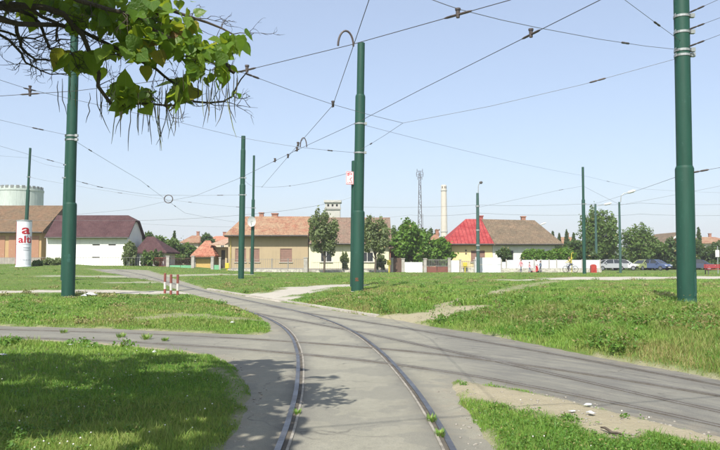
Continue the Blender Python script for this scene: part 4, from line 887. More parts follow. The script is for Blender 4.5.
wire('span_wire', [on7(57), J], 'thin span wire from thick pole to the junction beside middle pole', .006, .8, ins=(598,))
wire('span_wire', [J, hz(333, 104.5, 5.62), at(247, 74, 15.2), at(120, 36, 12.0), at(-60, -30, 9.5)], 'thin span wire from the junction by the middle pole into catalpa leaves', .006, .3, ins=(252,))
wire('span_wire', [J, on6(150)], 'short span wire tying the junction to the middle pole clamp', .006, .2, ins=(371,))
wire('span_wire', [at(560, -66, 12), at(625, 0, 15), on7(42)], 'thin stay wire dropping steeply to the thick pole from above', .006, .1, ins=(657,))
for a, e, lab in ((16, (722, -2), 'uppermost'), (32, (722, 17), 'second'), (49, (722, 34), 'lowest')):
    q = at(*e, 17); p_ = on7(a); wire('span_wire', [p_, q, q + (q - p_) * 6], lab + ' of the wires leaving the thick pole away from the junction', .006, 0, ins=(697,))
wire('span_wire', [at(-40, 66, 15), at(0, 80, 17), at(30, 89.5, 18.2), at(90, 103, 21), at(180, 122.5, 24), at(243, 138, 25.5), hz(297, 147, 5.6), on6(153)], 'long span wire passing below the catalpa pods to the middle pole', .006, .15, ears=(30,), ins=(330,))
wire('span_wire', [on6(124), on8(175.5), at(644, 189, 72), at(730, 193, 76)], 'long thin wire descending from the middle pole past the slender pole', .007, .2, ins=(608,))
wire('span_wire', [at(-30, 113, 25), at(0, 120, 26), on1(136)], 'span wire from beyond the edge to the pole under catalpa', .006, .3, ins=(38,))
wire('span_wire', [on1(139), at(140, 180, 38), hz(166, 199.5, 5.6), at(185, 213, 50), at(235, 222, 66)], 'stay wire slanting down from the catalpa-side pole to the ring', .0075, .1, ins=(90, 148, 175))
wire('span_wire', [at(-30, 138, 38), at(0, 146, 39.5), on1b(165)], 'span wire reaching the thinner pole behind the catalpa-side pole', .007, .3, ins=(50,))
wire('span_wire', [at(-40, 152, 60), on3(158), on1b(168)], 'thin wire from the slender pole behind the advertising column', .007, .3)
wire('span_wire', [on1b(178), at(100, 187, 44), at(150, 195, 47), on4(195)], 'low span wire between thinner pole and pole before beige house', .008, .3, ins=(85, 100, 220))
wire('span_wire', [on4(178), on5(186), on6(170)], 'thin cross wire from the pole before the beige house to the middle pole', .008, .5, ins=(262, 290))
wire('span_wire', [on3(177), at(60, 183, 64), at(180, 201, 66), on5(208)], 'faint low wire running behind the shed roof to the slender dish pole', .009, .4, ins=(120, 190, 238))
wire('power_line', [at(-30, 218, 74), at(70, 220, 73), on5(214), at(330, 203, 70), at(356, 196, 70)], 'distant power line crossing above the beige roof', .012, .6, group='distant power lines')
wire('power_line', [at(130, 223, 90), at(260, 227, 92), at(410, 215, 92), at(478, 213, 73.1), on8(215), at(640, 214, 75), at(740, 215, 78)], 'distant lower power line past the hooked street lamp', .012, .5, group='distant power lines')
wire('power_line', [at(360, 207, 80), at(478, 205, 73.2), on8(204), at(640, 203, 75), at(740, 204, 78)], 'distant upper power line past the hooked street lamp', .012, .5, group='distant power lines')
wire('power_line', [at(480, 207, 73), at(560, 190, 66), on8(186), at(620.6, 205, 70), at(760, 178, 60)], 'distant wire dipping between slender pole and street lamp', .010, .15, group='distant power lines', ins=(561,))
wire('power_line', [on8(206), on7(174), at(760, 160, 17)], 'faint wire reaching the thick pole from the slender pole', .006, .1, group='distant power lines', ins=(700,))
a_ = Vector((*gp(60, 447), 0)); b_ = Vector((*gp(352, 424.5), 0)); u_ = to_sun * (6.2 / to_sun.z); d_ = (b_ - a_)
wire('span_wire', [a_ + u_ - d_ * 2.0, b_ + u_ + d_ * 2.2], 'span wire overhead whose thin shadow crosses the near track', .011, 0)
# ring where two wires meet near the shed
q = hz(168.5, 199, 5.5); r = empty('tension_ring', tuple(q), 'wire tension ring hanging in the air above the green fence', 'ring'); bm = bmesh.new(); R_ = 4.2 * q.y / FOC
tube(bm, [q + Vector((R_ * math.cos(a), 0, R_ * math.sin(a) * .95)) for a in np.linspace(0, 2 * math.pi, 25)], .03, 6); obj('ring', bm, insul, r, True, q)

# ------------------------------------------------------------------ trees, shrubs, hedges
bark = plain('grey_brown_bark', (.13, .105, .08), (.085, .07, .055), .9, 6, bmp=.8, stretch=(1, 1, .3))
LM = {'mid': leafmat('mid_green_leaves', (.060, .115, .026), (.130, .200, .050)), 'dark': leafmat('dark_green_leaves', (.034, .070, .022), (.080, .130, .038)),
      'bright': leafmat('bright_green_leaves', (.065, .150, .018), (.135, .245, .034)), 'grey': leafmat('greyish_leaves', (.105, .145, .055), (.180, .220, .095))}
def leaf_cloud(c, lobes, n, size, seed, droop=.3):
    """n small folded leaves spread through ellipsoid lobes (cx,cy,cz,rx,ry,rz)"""
    g = np.random.default_rng(seed); vol = np.array([l[3] * l[5] for l in lobes]); k = g.choice(len(lobes), n, p=vol / vol.sum()); L = np.array(lobes)[k]
    d = g.normal(size=(n, 3)); d /= np.linalg.norm(d, axis=1)[:, None]; rad = g.random(n) ** .42 * (1 + .22 * g.normal(size=n) * (g.random(n) < .35))
    clump = .5 + .5 * np.sin(d[:, 0] * 5 + k * 1.7) * np.cos(d[:, 2] * 4.3 + k) ; rad *= .80 + .30 * clump
    P = L[:, :3] + d * rad[:, None] * L[:, 3:]
    nrm = d * .7 + g.normal(size=(n, 3)) * .75 + np.array([0, -.1, .45]); nrm /= np.linalg.norm(nrm, axis=1)[:, None]
    t = np.cross(nrm, g.normal(size=(n, 3)) + 1e-4); t /= np.linalg.norm(t, axis=1)[:, None]; t[:, 2] -= droop * .3; b_ = np.cross(nrm, t)
    s = size * (.55 + .9 * g.random(n))[:, None]
    V = np.stack([P - t * s * .6, P + b_ * s * .42 + nrm * s * .1, P + t * s * .75, P - b_ * s * .42 + nrm * s * .1], 1).reshape(-1, 3) + np.array(c)
    i = np.arange(n)[:, None] * 4; T = np.concatenate([i + [0, 1, 2], i + [0, 2, 3]])
    tint = np.repeat(np.stack([np.clip(g.normal(.45, .28, n), 0, 1), (g.random(n) < .02) * .7], -1), 4, 0)
    return V, T, tint
def make_tree(name, label, cat, px, D, py_base, w_px, py_top, py_bot, mat, n, size, seed, nl=9, trunk=.14, group=None, dense=1.0, conical=False, stems=1):
    """crown from measured outline: width, top and bottom rows at distance D"""
    nl = nl if conical else int(nl * 1.8); x = X(px, D); z0 = gz(x, D); W = w_px * D / FOC / 2; zt, zb = Z(py_top, D), max(Z(py_bot, D), z0 + .05); Hh = (zt - zb) / 2; zc = (zt + zb) / 2; g = np.random.default_rng(seed)
    r = empty(name, (x, D, z0 - .05), label, cat, group); base_ = Vector((x, D, z0 - .05)); lobes = []
    for k in range(nl):
        u = (k + .5) / nl; zz = zb + (zt - zb) * (u * .9 + .03)
        prof = (1.05 - u) ** .8 if conical else math.sin(math.pi * min(max(.16 + u * .72, 0), 1)) ** .5
        a = k * 2.4 + g.random() * .9; rr = W * prof * (.0 if conical else .70) * (.6 + .6 * g.random()); s = W * prof * (.9 if conical else .26 + .28 * g.random())
        lobes.append((rr * math.cos(a), rr * math.sin(a) * .8, zz - base_.z, s, s, max(.25, Hh * (.38 if not conical else .22) * (.8 + .4 * g.random()))))
    lobes.append((0, 0, zc - base_.z, W * .6, W * .6, Hh * .7)) if not conical else None
    V, T, tint = leaf_cloud((0, 0, 0), lobes, n, size, seed); V[:, 2] = np.maximum(V[:, 2], .03)
    link('crown' if cat == 'tree' else 'foliage', np_mesh('crown', V, tris=T, tint=tint), r, LM[mat])
    bm = bmesh.new()
    top = zc - base_.z + Hh * .3
    pts = [(0, 0, 0), (.05 * W, 0, top * .3), (-.04 * W, .02, top * .62), (.03 * W, 0, top)]; tube(bm, pts, [trunk * 1.25, trunk, trunk * .75, trunk * .2], 8)
    for l in lobes[:8]:
        zs = max(.1, min(l[2] * .55, top * .8)); tube(bm, [(0, 0, zs), (l[0] * .5, l[1] * .5, (zs + l[2]) / 2 + .05), (l[0], l[1], l[2])], [trunk * .45, trunk * .3, trunk * .1], 5)
    obj('trunk' if cat == 'tree' else 'stem', bm, bark, r, True)
    return r
mt = make_tree
mt('street_tree', 'small round street tree left of the middle pole, before cream house', 'tree', 324, 73, 270, 31, 211, 251, 'grey', 4200, .19, 1, 10, .10, 'street trees before the cream house')
mt('street_tree', 'small round street tree right of the middle pole, before cream house', 'tree', 375, 73, 270, 30, 217.5, 252, 'grey', 3800, .19, 2, 10, .10, 'street trees before the cream house')
mt('garden_tree', 'bushy bright green tree overhanging the white wall and brown gate', 'tree', 412, 78, 270, 38, 223, 262, 'bright', 7500, .24, 3, 10, .12)
mt('garden_tree', 'low bright green tree over the rust-brown gate beside yellow house', 'tree', 437, 78.5, 270, 32, 239, 266, 'bright', 6000, .24, 4, 8, .10)
mt('garden_tree', 'dark tree behind the orange gable and the radio mast', 'tree', 433, 118, 262, 18, 229, 250, 'dark', 2500, .3, 5, 7, .14)
mt('garden_tree', 'dark green tree peeping over the cream house roof end', 'tree', 396, 96, 262, 24, 226, 258, 'mid', 3500, .28, 6, 8, .14)
mt('big_tree', 'big round deciduous tree with street lamp in its crown', 'tree', 600, 98, 270, 42, 210, 264, 'mid', 8000, .27, 7, 13, .2)
mt('garden_tree', 'airy tree behind the parked green car', 'tree', 641, 100, 270, 42, 227, 267, 'mid', 5500, .26, 8, 12, .15)
mt('garden_tree', 'rounded tree behind the parked blue car', 'tree', 664, 102, 270, 36, 240, 270, 'dark', 6000, .28, 9, 9, .15)
mt('garden_tree', 'dark bushy tree left of the thick pole under the brick gable', 'tree', 690, 101, 270, 44, 241, 271, 'dark', 8000, .28, 10, 10, .15)
mt('garden_tree', 'dark bushy tree at the edge right of the thick pole', 'tree', 722, 101, 270, 44, 243, 271, 'dark', 8000, .28, 11, 10, .15)
mt('garden_tree', 'dark leafy tree between brown tile roof and the big round tree', 'tree', 579, 88, 268, 30, 240, 266, 'dark', 5000, .26, 12, 8, .14)
for px, w, top, sd, lb in ((553, 9, 230, 13, 'dark conifer in the row closest to the brown tile roof end'), (559.5, 8, 233, 14, 'shortest dark conifer in the row behind brown tile roof'), (567, 9, 229.5, 15, 'tallest dark conifer in the row behind brown tile roof'), (574, 8, 232, 16, 'dark conifer in the row closest to the big round tree')):
    mt('conifer', lb, 'tree', px, 128, 262, w, top, 252, 'dark', 1500, .32, sd, 8, .12, 'conifers behind the brown tile roof', conical=True)
mt('conifer', 'tall dark conifer right of the thick pole behind the hedge', 'tree', 699.5, 125, 262, 10, 226, 262, 'dark', 2400, .34, 17, 9, .14, conical=True)
mt('garden_tree', 'dense tree just behind the green fence and annexe', 'tree', 168, 90, 264, 34, 239, 266, 'mid', 6500, .27, 18, 10, .15)
mt('garden_tree', 'spiky-topped dark tree behind the annexe roof', 'tree', 150, 100, 262, 26, 234, 264, 'dark', 4500, .3, 19, 9, .15)
mt('conifer', 'slim dark conifer behind the green fence', 'tree', 174, 104, 262, 10, 231, 262, 'dark', 2000, .3, 20, 9, .12, conical=True)
mt('garden_tree', 'dense tree beside the garage behind the green fence', 'tree', 187, 92, 264, 28, 245, 266, 'mid', 5000, .27, 21, 9, .14)
mt('garden_tree', 'small dark tree between far red roofs above the garage', 'tree', 206, 118, 262, 16, 234, 258, 'dark', 2500, .3, 22, 7, .12)
mt('shrub', 'light green bushy shrub at the corner of the white shed', 'shrub', 130, 74, 267, 15, 242.5, 267, 'grey', 3500, .17, 23, 7, .05)
mt('shrub', 'dark shrub in front of the annexe door', 'shrub', 147, 74.8, 267, 14, 251, 267, 'mid', 2500, .17, 24, 6, .05)
mt('shrub', 'dark shrub behind the red board fence', 'shrub', 158, 77, 267, 12, 250, 267, 'dark', 2200, .17, 25, 6, .05)
mt('shrub', 'pale weedy shrub under the thinner pole by the shed wall', 'shrub', 52, 68, 268, 20, 259, 269, 'grey', 2500, .14, 26, 6, .03)
mt('shrub', 'low weedy shrub right of the advertising column', 'shrub', 37, 64, 269, 11, 262, 270, 'mid', 1500, .13, 27, 5, .03)
mt('shrub', 'dark round bush under the window of the white house', 'shrub', 504, 77.5, 270, 18, 248, 268, 'dark', 3000, .17, 28, 7, .06)
mt('shrub', 'loose shrub at the gate of the cream house', 'shrub', 345, 77, 270, 10, 252, 270, 'grey', 1500, .16, 29, 6, .04)
mt('shrub', 'loose shrub right of the second window of cream house', 'shrub', 381, 77, 270, 12, 254, 270, 'grey', 1500, .16, 30, 6, .04)
def hedge(label, px0, px1, D, py_t, py_b, mat, n, seed, size=.2, dep=.7):
    x0, x1 = X(px0, D), X(px1, D); xm = (x0 + x1) / 2; z0 = gz(xm, D); g = np.random.default_rng(seed); r = empty('hedge', (xm, D, z0), label, 'hedge'); lobes = []
    k = int((x1 - x0) / .8)
    for i in range(k):
        zt = Z(py_t, D) - z0 + g.normal() * .12; zb = max(Z(py_b, D) - z0, .1); lobes.append((x0 - xm + (i + .5) * .8 + g.normal() * .1, g.normal() * .1, (zt + zb) / 2, .62, dep, (zt - zb) / 2 * 1.05))
    V, T, tint = leaf_cloud((0, 0, 0), lobes, n, size, seed); link('foliage', np_mesh('foliage', V, tris=T, tint=tint), r, LM[mat])
    bm = bmesh.new()
    for l in lobes[::2]: tube(bm, [(l[0], l[1], 0), (l[0], l[1], l[2])], [.05, .02], 5)
    obj('stem', bm, bark, r)
hedge('bright leafy hedge spilling over the white panelled wall', 523, 580, 77, 249.5, 263, 'bright', 9000, 41, .2)
hedge('long dark clipped hedge behind the parked cars', 634, 760, 104, 251, 273, 'dark', 22000, 42, .26, 1.0)
hedge('dark hedge behind the red street cabinet and white car', 584, 634, 104, 255, 273, 'dark', 9000, 43, .25, .9)
# far wood on the horizon
V_, T_, C_ = [], [], []; nvt = 0
lob = []
g = np.random.default_rng(77)
for k in range(150):
    D = 240 + g.random() * 60; px = -60 + k * 5.6; h = 5 + g.random() * 5; x = X(px, D); lob.append((x, D, .3 + h * .5, 3 + g.random() * 2.5, 3, h * .55))
V, T, tint = leaf_cloud((0, 0, 0), lob, 26000, .75, 78); tag(link('far_trees', np_mesh('far_trees', V, tris=T, tint=tint), None, LM['dark']), 'far-off belt of dark trees along the horizon', 'trees', kind='stuff')

# ------------------------------------------------------------------ the catalpa overhead
cat_bark = plain('catalpa_bark', (.10, .08, .06), (.06, .05, .04), .9, 8, bmp=.8)
def heart_leaf(name, wav, fold):
    bm = bmesh.new(); out = [(0, 0), (-.20, -.07), (-.40, .02), (-.50, .22), (-.44, .46), (-.27, .72), (-.10, .92), (0, 1.08)]
    mid = [bm.verts.new((0, t, -.05 * math.sin(t * 2.2) * wav)) for t in (0, .25, .5, .75, 1.08)]
    for s in (-1, 1):
        e = [bm.verts.new((s * -p[0], p[1], abs(p[0]) * fold + wav * .05 * math.sin(i * 2.3 + s))) for i, p in enumerate(out[1:-1])]
        seq = [(mid[0], e[0], e[1]), (mid[0], e[1], e[2], mid[1]), (mid[1], e[2], e[3], mid[2]), (mid[2], e[3], e[4], mid[3]), (mid[3], e[4], e[5], mid[4])]
        for q in seq: bm.faces.new(q if s > 0 else q[::-1])
    me = bpy.data.meshes.new(name); bm.to_mesh(me); bm.free(); me.polygons.foreach_set('use_smooth', [True] * len(me.polygons)); return me
def catleaf(name, c, c2, tr):
    m, nt, b = new_mat(name); v = coords(nt); oi = nt.nodes.new('ShaderNodeObjectInfo')
    col = mixc(nt, oi.outputs['Random'], c, c2); f = ramp(nt, noise(nt, v, 7, 5, .7), [(.55, (0, 0, 0)), (.8, (.6, .6, .6))]); col = mixc(nt, f, col, (.16, .16, .03))
    sx_ = nt.nodes.new('ShaderNodeSeparateXYZ'); nt.links.new(v, sx_.inputs[0]); ab = N(nt, 'ShaderNodeMath', operation='ABSOLUTE'); nt.links.new(sx_.outputs[0], ab.inputs[0])
    rib = ramp(nt, ab.outputs[0], [(.0, (1, 1, 1)), (.022, (0, 0, 0))]); col = mixc(nt, rib, col, (.17, .23, .06))
    sb = N(nt, 'ShaderNodeMath', operation='MULTIPLY_ADD'); nt.links.new(ab.outputs[0], sb.inputs[0]); sb.inputs[1].default_value = -.75; nt.links.new(sx_.outputs[1], sb.inputs[2])
    fr_ = N(nt, 'ShaderNodeMath', operation='PINGPONG'); nt.links.new(sb.outputs[0], fr_.inputs[0]); fr_.inputs[1].default_value = .085
    vein = ramp(nt, fr_.outputs[0], [(.0, (.6, .6, .6)), (.012, (0, 0, 0))]); col = mixc(nt, vein, col, (.14, .20, .05))
    bump(nt, b, noise(nt, v, 6, 4), .5, .05)
    nt.links.new(col, b.inputs['Base Color']); b.inputs['Roughness'].default_value = .42; b.inputs['Specular IOR Level'].default_value = .35
    t = nt.nodes.new('ShaderNodeBsdfTranslucent'); nt.links.new(mixc(nt, .6, col, (.45, .55, .03)), t.inputs[0]); mx = nt.nodes.new('ShaderNodeMixShader'); mx.inputs[0].default_value = tr
    nt.links.new(b.outputs[0], mx.inputs[1]); nt.links.new(t.outputs[0], mx.inputs[2]); nt.links.new(mx.outputs[0], nt.nodes['Material Output'].inputs[0]); return m
cl_g = catleaf('catalpa_green', (.045, .125, .012), (.200, .310, .030), .50); cl_y = catleaf('catalpa_yellowing', (.26, .23, .03), (.34, .26, .05), .4); cl_b = catleaf('catalpa_browned', (.20, .10, .035), (.26, .15, .05), .3)
leaf_me = []
for k in range(6):
    for mm_ in (cl_g, cl_y, cl_b):
        me = heart_leaf('leaf', .4 + .5 * k / 5 * (1 if k % 2 else -1), .08 + .09 * k); me.materials.append(mm_); leaf_me.append(me)
TR = Vector((-4.9, 3.6, gz(-4.9, 3.6) - .1))
tree = empty('catalpa_tree', tuple(TR), 'old catalpa with big leaves and hanging pods overhanging from beside the lawn', 'tree')
bm = bmesh.new(); tube(bm, [TR, TR + Vector((.05, .05, .9)), TR + Vector((.1, 0, 1.9)), TR + Vector((.15, .1, 2.9))], [.30, .23, .20, .19], 12); obj('trunk', bm, cat_bark, tree, True, TR)
fork = TR + Vector((.15, .1, 2.8)); g = np.random.default_rng(5); random.seed(5)
twig_ends = []
def branch(pts, r0, r1, name='branch'):
    P = catmull([tuple(p) for p in pts], .12); P = [Vector(p) + Vector((random.gauss(0, .012), random.gauss(0, .012), random.gauss(0, .012))) for p in P]
    n = len(P); bm = bmesh.new(); tube(bm, P, [r0 + (r1 - r0) * i / (n - 1) for i in range(n)], 7); obj(name, bm, cat_bark, tree, True, TR); return P
B1 = branch([fork, at(-40, 14, 4.7), at(0, 6, 5.2), at(45, 8, 5.35), at(72, 22, 5.45), at(88, 44, 5.5), at(98, 74, 5.6), at(106, 98, 5.65), at(124, 106, 5.7), at(150, 103, 5.7), at(178, 106, 5.75)], .055, .007)
B2 = branch([B1[10], at(20, -14, 5.0), at(90, 2, 5.3), at(140, 22, 5.5), at(180, 46, 5.7), at(210, 60, 5.8), at(235, 70, 5.9)], .036, .006)
B3 = branch([B1[18], at(80, 30, 5.7), at(125, 52, 5.9), at(165, 76, 6.0), at(195, 100, 6.0), at(222, 101, 6.0), at(236, 88, 6.0), at(247, 74, 6.0)], .024, .005)
B4 = branch([B2[25], at(150, 5, 5.9), at(190, 18, 6.0), at(222, 30, 6.1), at(240, 44, 6.1)], .03, .005)
B5 = branch([fork, at(-70, 20, 4.9), at(-10, 30, 5.3), at(20, 50, 5.4), at(25, 62, 5.45), at(40, 70, 5.5), at(64, 74, 5.6)], .03, .004)
B6 = branch([at(-60, 8, 5.0), at(-10, 16, 5.3), at(14, 24, 5.4), at(20, 40, 5.4), at(26, 54, 5.5), at(48, 60, 5.55), at(62, 62, 5.6)], .025, .004)
B7 = branch([B1[22], at(30, 14, 5.5), at(42, 30, 5.5), at(46, 46, 5.5), at(64, 52, 5.6), at(74, 56, 5.6)], .02, .004)
B8 = branch([B1[24], at(58, 24, 5.5), at(56, 38, 5.5), at(70, 40, 5.6)], .016, .004); B9 = branch([at(-20, 22, 5.5), at(8, 34, 5.5), at(34, 38, 5.6), at(56, 33, 5.6)], .012, .004)
UP = []
for a, el, L in ((.4, 1.1, 4.0), (1.4, .85, 3.6), (2.6, .8, 3.6), (3.8, .8, 3.4), (5.2, .75, 3.6), (.9, .55, 3.4), (0.0, .6, 3.0)):
    d = Vector((math.cos(a) * math.cos(el), math.sin(a) * math.cos(el), math.sin(el))); UP.append(branch([fork, fork + d * L * .4 + Vector((0, 0, .1)), fork + d * L * .75 + Vector((0, 0, -.05)), fork + d * L], .10, .02, 'limb'))
# bare twigs
bm = bmesh.new()
def twig(p, d, L, r=.004, depth=0):
    q = [Vector(p)]; d = Vector(d)
    for i in range(5): d = (d + Vector((random.gauss(0, .35), random.gauss(0, .35), random.gauss(0, .3)))).normalized(); q.append(q[-1] + d * L / 5)
    tube(bm, q, [r * (1 - .15 * i) for i in range(6)], 4)
    twig_ends.append(q[-1])
    if depth < 2:
        for i in (2, 3, 4):
            if random.random() < .6: twig(q[i], d + Vector((random.gauss(0, .8), random.gauss(0, .5), random.gauss(0, .6))), L * .55, r * .7, depth + 1)
for B, n in ((B1, 26), (B2, 24), (B3, 26), (B4, 12), (B5, 16), (B6, 14), (B7, 8), (B8, 6), (B9, 6)):
    for i in range(n):
        k = random.randrange(len(B) // 4, len(B) - 1); p = B[k]; px = proj(p)[0]
        twig(p, (random.gauss(.3, .6), random.gauss(0, .5), random.gauss(-.25, .5)), .16 + .22 * random.random(), .0045)
obj('twigs', bm, cat_bark, tree, True, TR)['kind'] = 'stuff'
def orient(loc, tip, face, size, me):
    """leaf object hanging at loc: its long axis along tip, upper side towards face"""
    y = Vector(tip).normalized(); zf = Vector(face); z = (zf - y * zf.dot(y)).normalized(); x = y.cross(z)
    o = bpy.data.objects.new('leaf', me); COL.objects.link(o); o.parent = tree
    o.matrix_local = Matrix.Translation(Vector(loc) - TR) @ Matrix(((x.x, y.x, z.x, 0), (x.y, y.y, z.y, 0), (x.z, y.z, z.z, 0), (0, 0, 0, 1))) @ Matrix.Diagonal((size, size, size, 1)); return o
blobs = [  # leaf masses along the boughs: centre, spread, count, size
    (105, 4, 60, 9, 44, .155), (45, 2, 40, 6, 16, .15), (78, 18, 20, 12, 12, .15), (150, 18, 40, 15, 44, .17), (178, 38, 34, 14, 42, .16), (205, 50, 24, 13, 30, .145), (231, 42, 13, 11, 26, .12), (203, 16, 8, 7, 8, .14), (136, 40, 30, 13, 16, .16),
    (76, 58, 11, 8, 7, .21), (94, 60, 11, 9, 7, .22), (130, 92, 17, 9, 17, .18), (120, 100, 10, 8, 7, .17), (180, 92, 11, 12, 11, .18), (196, 70, 14, 7, 10, .15), (222, 72, 9, 11, 13, .115), (27, 20, 4, 4, 3, .15), (235, 93, 4, 3, 2, .08), (150, 54, 24, 8, 10, .15), (112, 22, 18, 9, 12, .16)]
LEAVES = []
for cx, cy, sx, sy, n, size in blobs:
    for k in range(int(n * 2.5)):
        px, py = cx + random.gauss(0, sx * .55), cy + random.gauss(0, sy * .55)
        if px > 246 or (px > 196 and py < 30 - (px - 246) * .3): continue
        loc = at(px, py, 5.35 + random.random() * .9)
        tip = (random.gauss(0, .6), random.gauss(-.1, .6), random.gauss(-.7, .5)); face = (random.gauss(.1, .8), random.gauss(-.35, .8), random.gauss(.7, .5))
        rr_ = random.random(); mi = 1 if (rr_ < .13 and px > 120) or rr_ < .03 else 2 if rr_ > .985 else 0
        LEAVES.append((loc, tip, face, size * .74 * (.42 + .85 * random.random()), random.randrange(6) * 3 + mi))
LEAVES.sort(key=lambda q: -q[3]); nleaf = len(LEAVES)
for q in LEAVES[:300]: orient(q[0], q[1], q[2], q[3], leaf_me[q[4]])
# unseen rest of the crown, above and beside the picture, shaped for its shadow
P_ = []
g = np.random.default_rng(9)
while len(P_) < 3100:
    d = g.normal(size=3); d /= np.linalg.norm(d); p = Vector((-4.5, 4.2, 5.4)) + Vector((d[0] * 3.7, d[1] * 3.7, d[2] * 2.5)) * float(g.random() ** .45)
    if p.y > .3:
        q = proj(p)
        if -20 < q[0] < 740 and q[1] > -26: continue
        if p.z < 2.9: continue
    if p.z < 3.2 and p.y < 0.3: continue
    land = p - to_sun * (p.z / to_sun.z)
    if land.x > -.75 + .35 * math.sin(land.y * 2.1) or land.y > 11.6: continue
    if vnoise(np.array([p.x * 1.3]), np.array([p.y * 1.3 + p.z]), 3)[0] < .36: continue
    P_.append(p)
tmpl = leaf_me[3]; tv = np.array([v_.co[:] for v_ in tmpl.vertices]); tf = [tuple(f.vertices) for f in tmpl.polygons]
Vs, Qs, Ts = [], [], []
rest = [(p, (random.gauss(0, .5), random.gauss(0, .5), random.gauss(-.7, .4)), (random.gauss(0, .5), random.gauss(-.2, .5), .8), .20 + .1 * random.random()) for p in P_] + [q[:4] for q in LEAVES[300:]]
for i, (p, tip, zf, s) in enumerate(rest):
    y = Vector(tip).normalized(); zf = Vector(zf); z = (zf - y * zf.dot(y)).normalized(); x = y.cross(z)
    Vs.append(np.array(p - TR) + s * (tv[:, :1] * np.array(x) + tv[:, 1:2] * np.array(y) + tv[:, 2:] * np.array(z)))
    for f in tf: (Qs if len(f) == 4 else Ts).append([q + i * len(tv) for q in f])
o = link('crown', np_mesh('crown', np.concatenate(Vs), tris=Ts, quads=Qs), tree, cl_g, True); o['kind'] = 'stuff'
# hanging seed pods
pod_m = plain('dry_pod', (.065, .055, .035), (.11, .095, .05), .8, 8); pod_g = plain('green_pod', (.13, .16, .05), (.20, .20, .08), .7, 8)
pods = [(range(94, 116, 3), 82, 112, 1), (range(138, 180, 2), 84, 112, 1), (range(150, 178, 5), 96, 120, 1), (range(205, 240, 3), 70, 92, 1), (range(60, 80, 5), 74, 92, 1), (range(212, 232, 4), 88, 100, 1), (range(176, 205, 5), 66, 84, 1), (range(120, 140, 6), 92, 110, 1)]
for xs, a, b_, rep in pods:
    for x_ in xs:
        for k in range(rep):
            p = at(x_ + random.gauss(0, 2), a + random.random() * (b_ - a) * .6, 5.5 + random.random() * .5); L = .17 + .24 * random.random(); sw = Vector((random.gauss(0, .13), random.gauss(0, .1), 0))
            bm = bmesh.new(); tube(bm, [p + sw * t * t * L + Vector((random.gauss(0, .004), 0, -L * t)) for t in (0, .2, .4, .6, .8, 1)], [.0018, .0032, .0038, .0038, .0032, .0012], 5); obj('seed_pod', bm, pod_g if random.random() < .35 else pod_m, tree, True, TR)
print('catalpa leaves', nleaf)

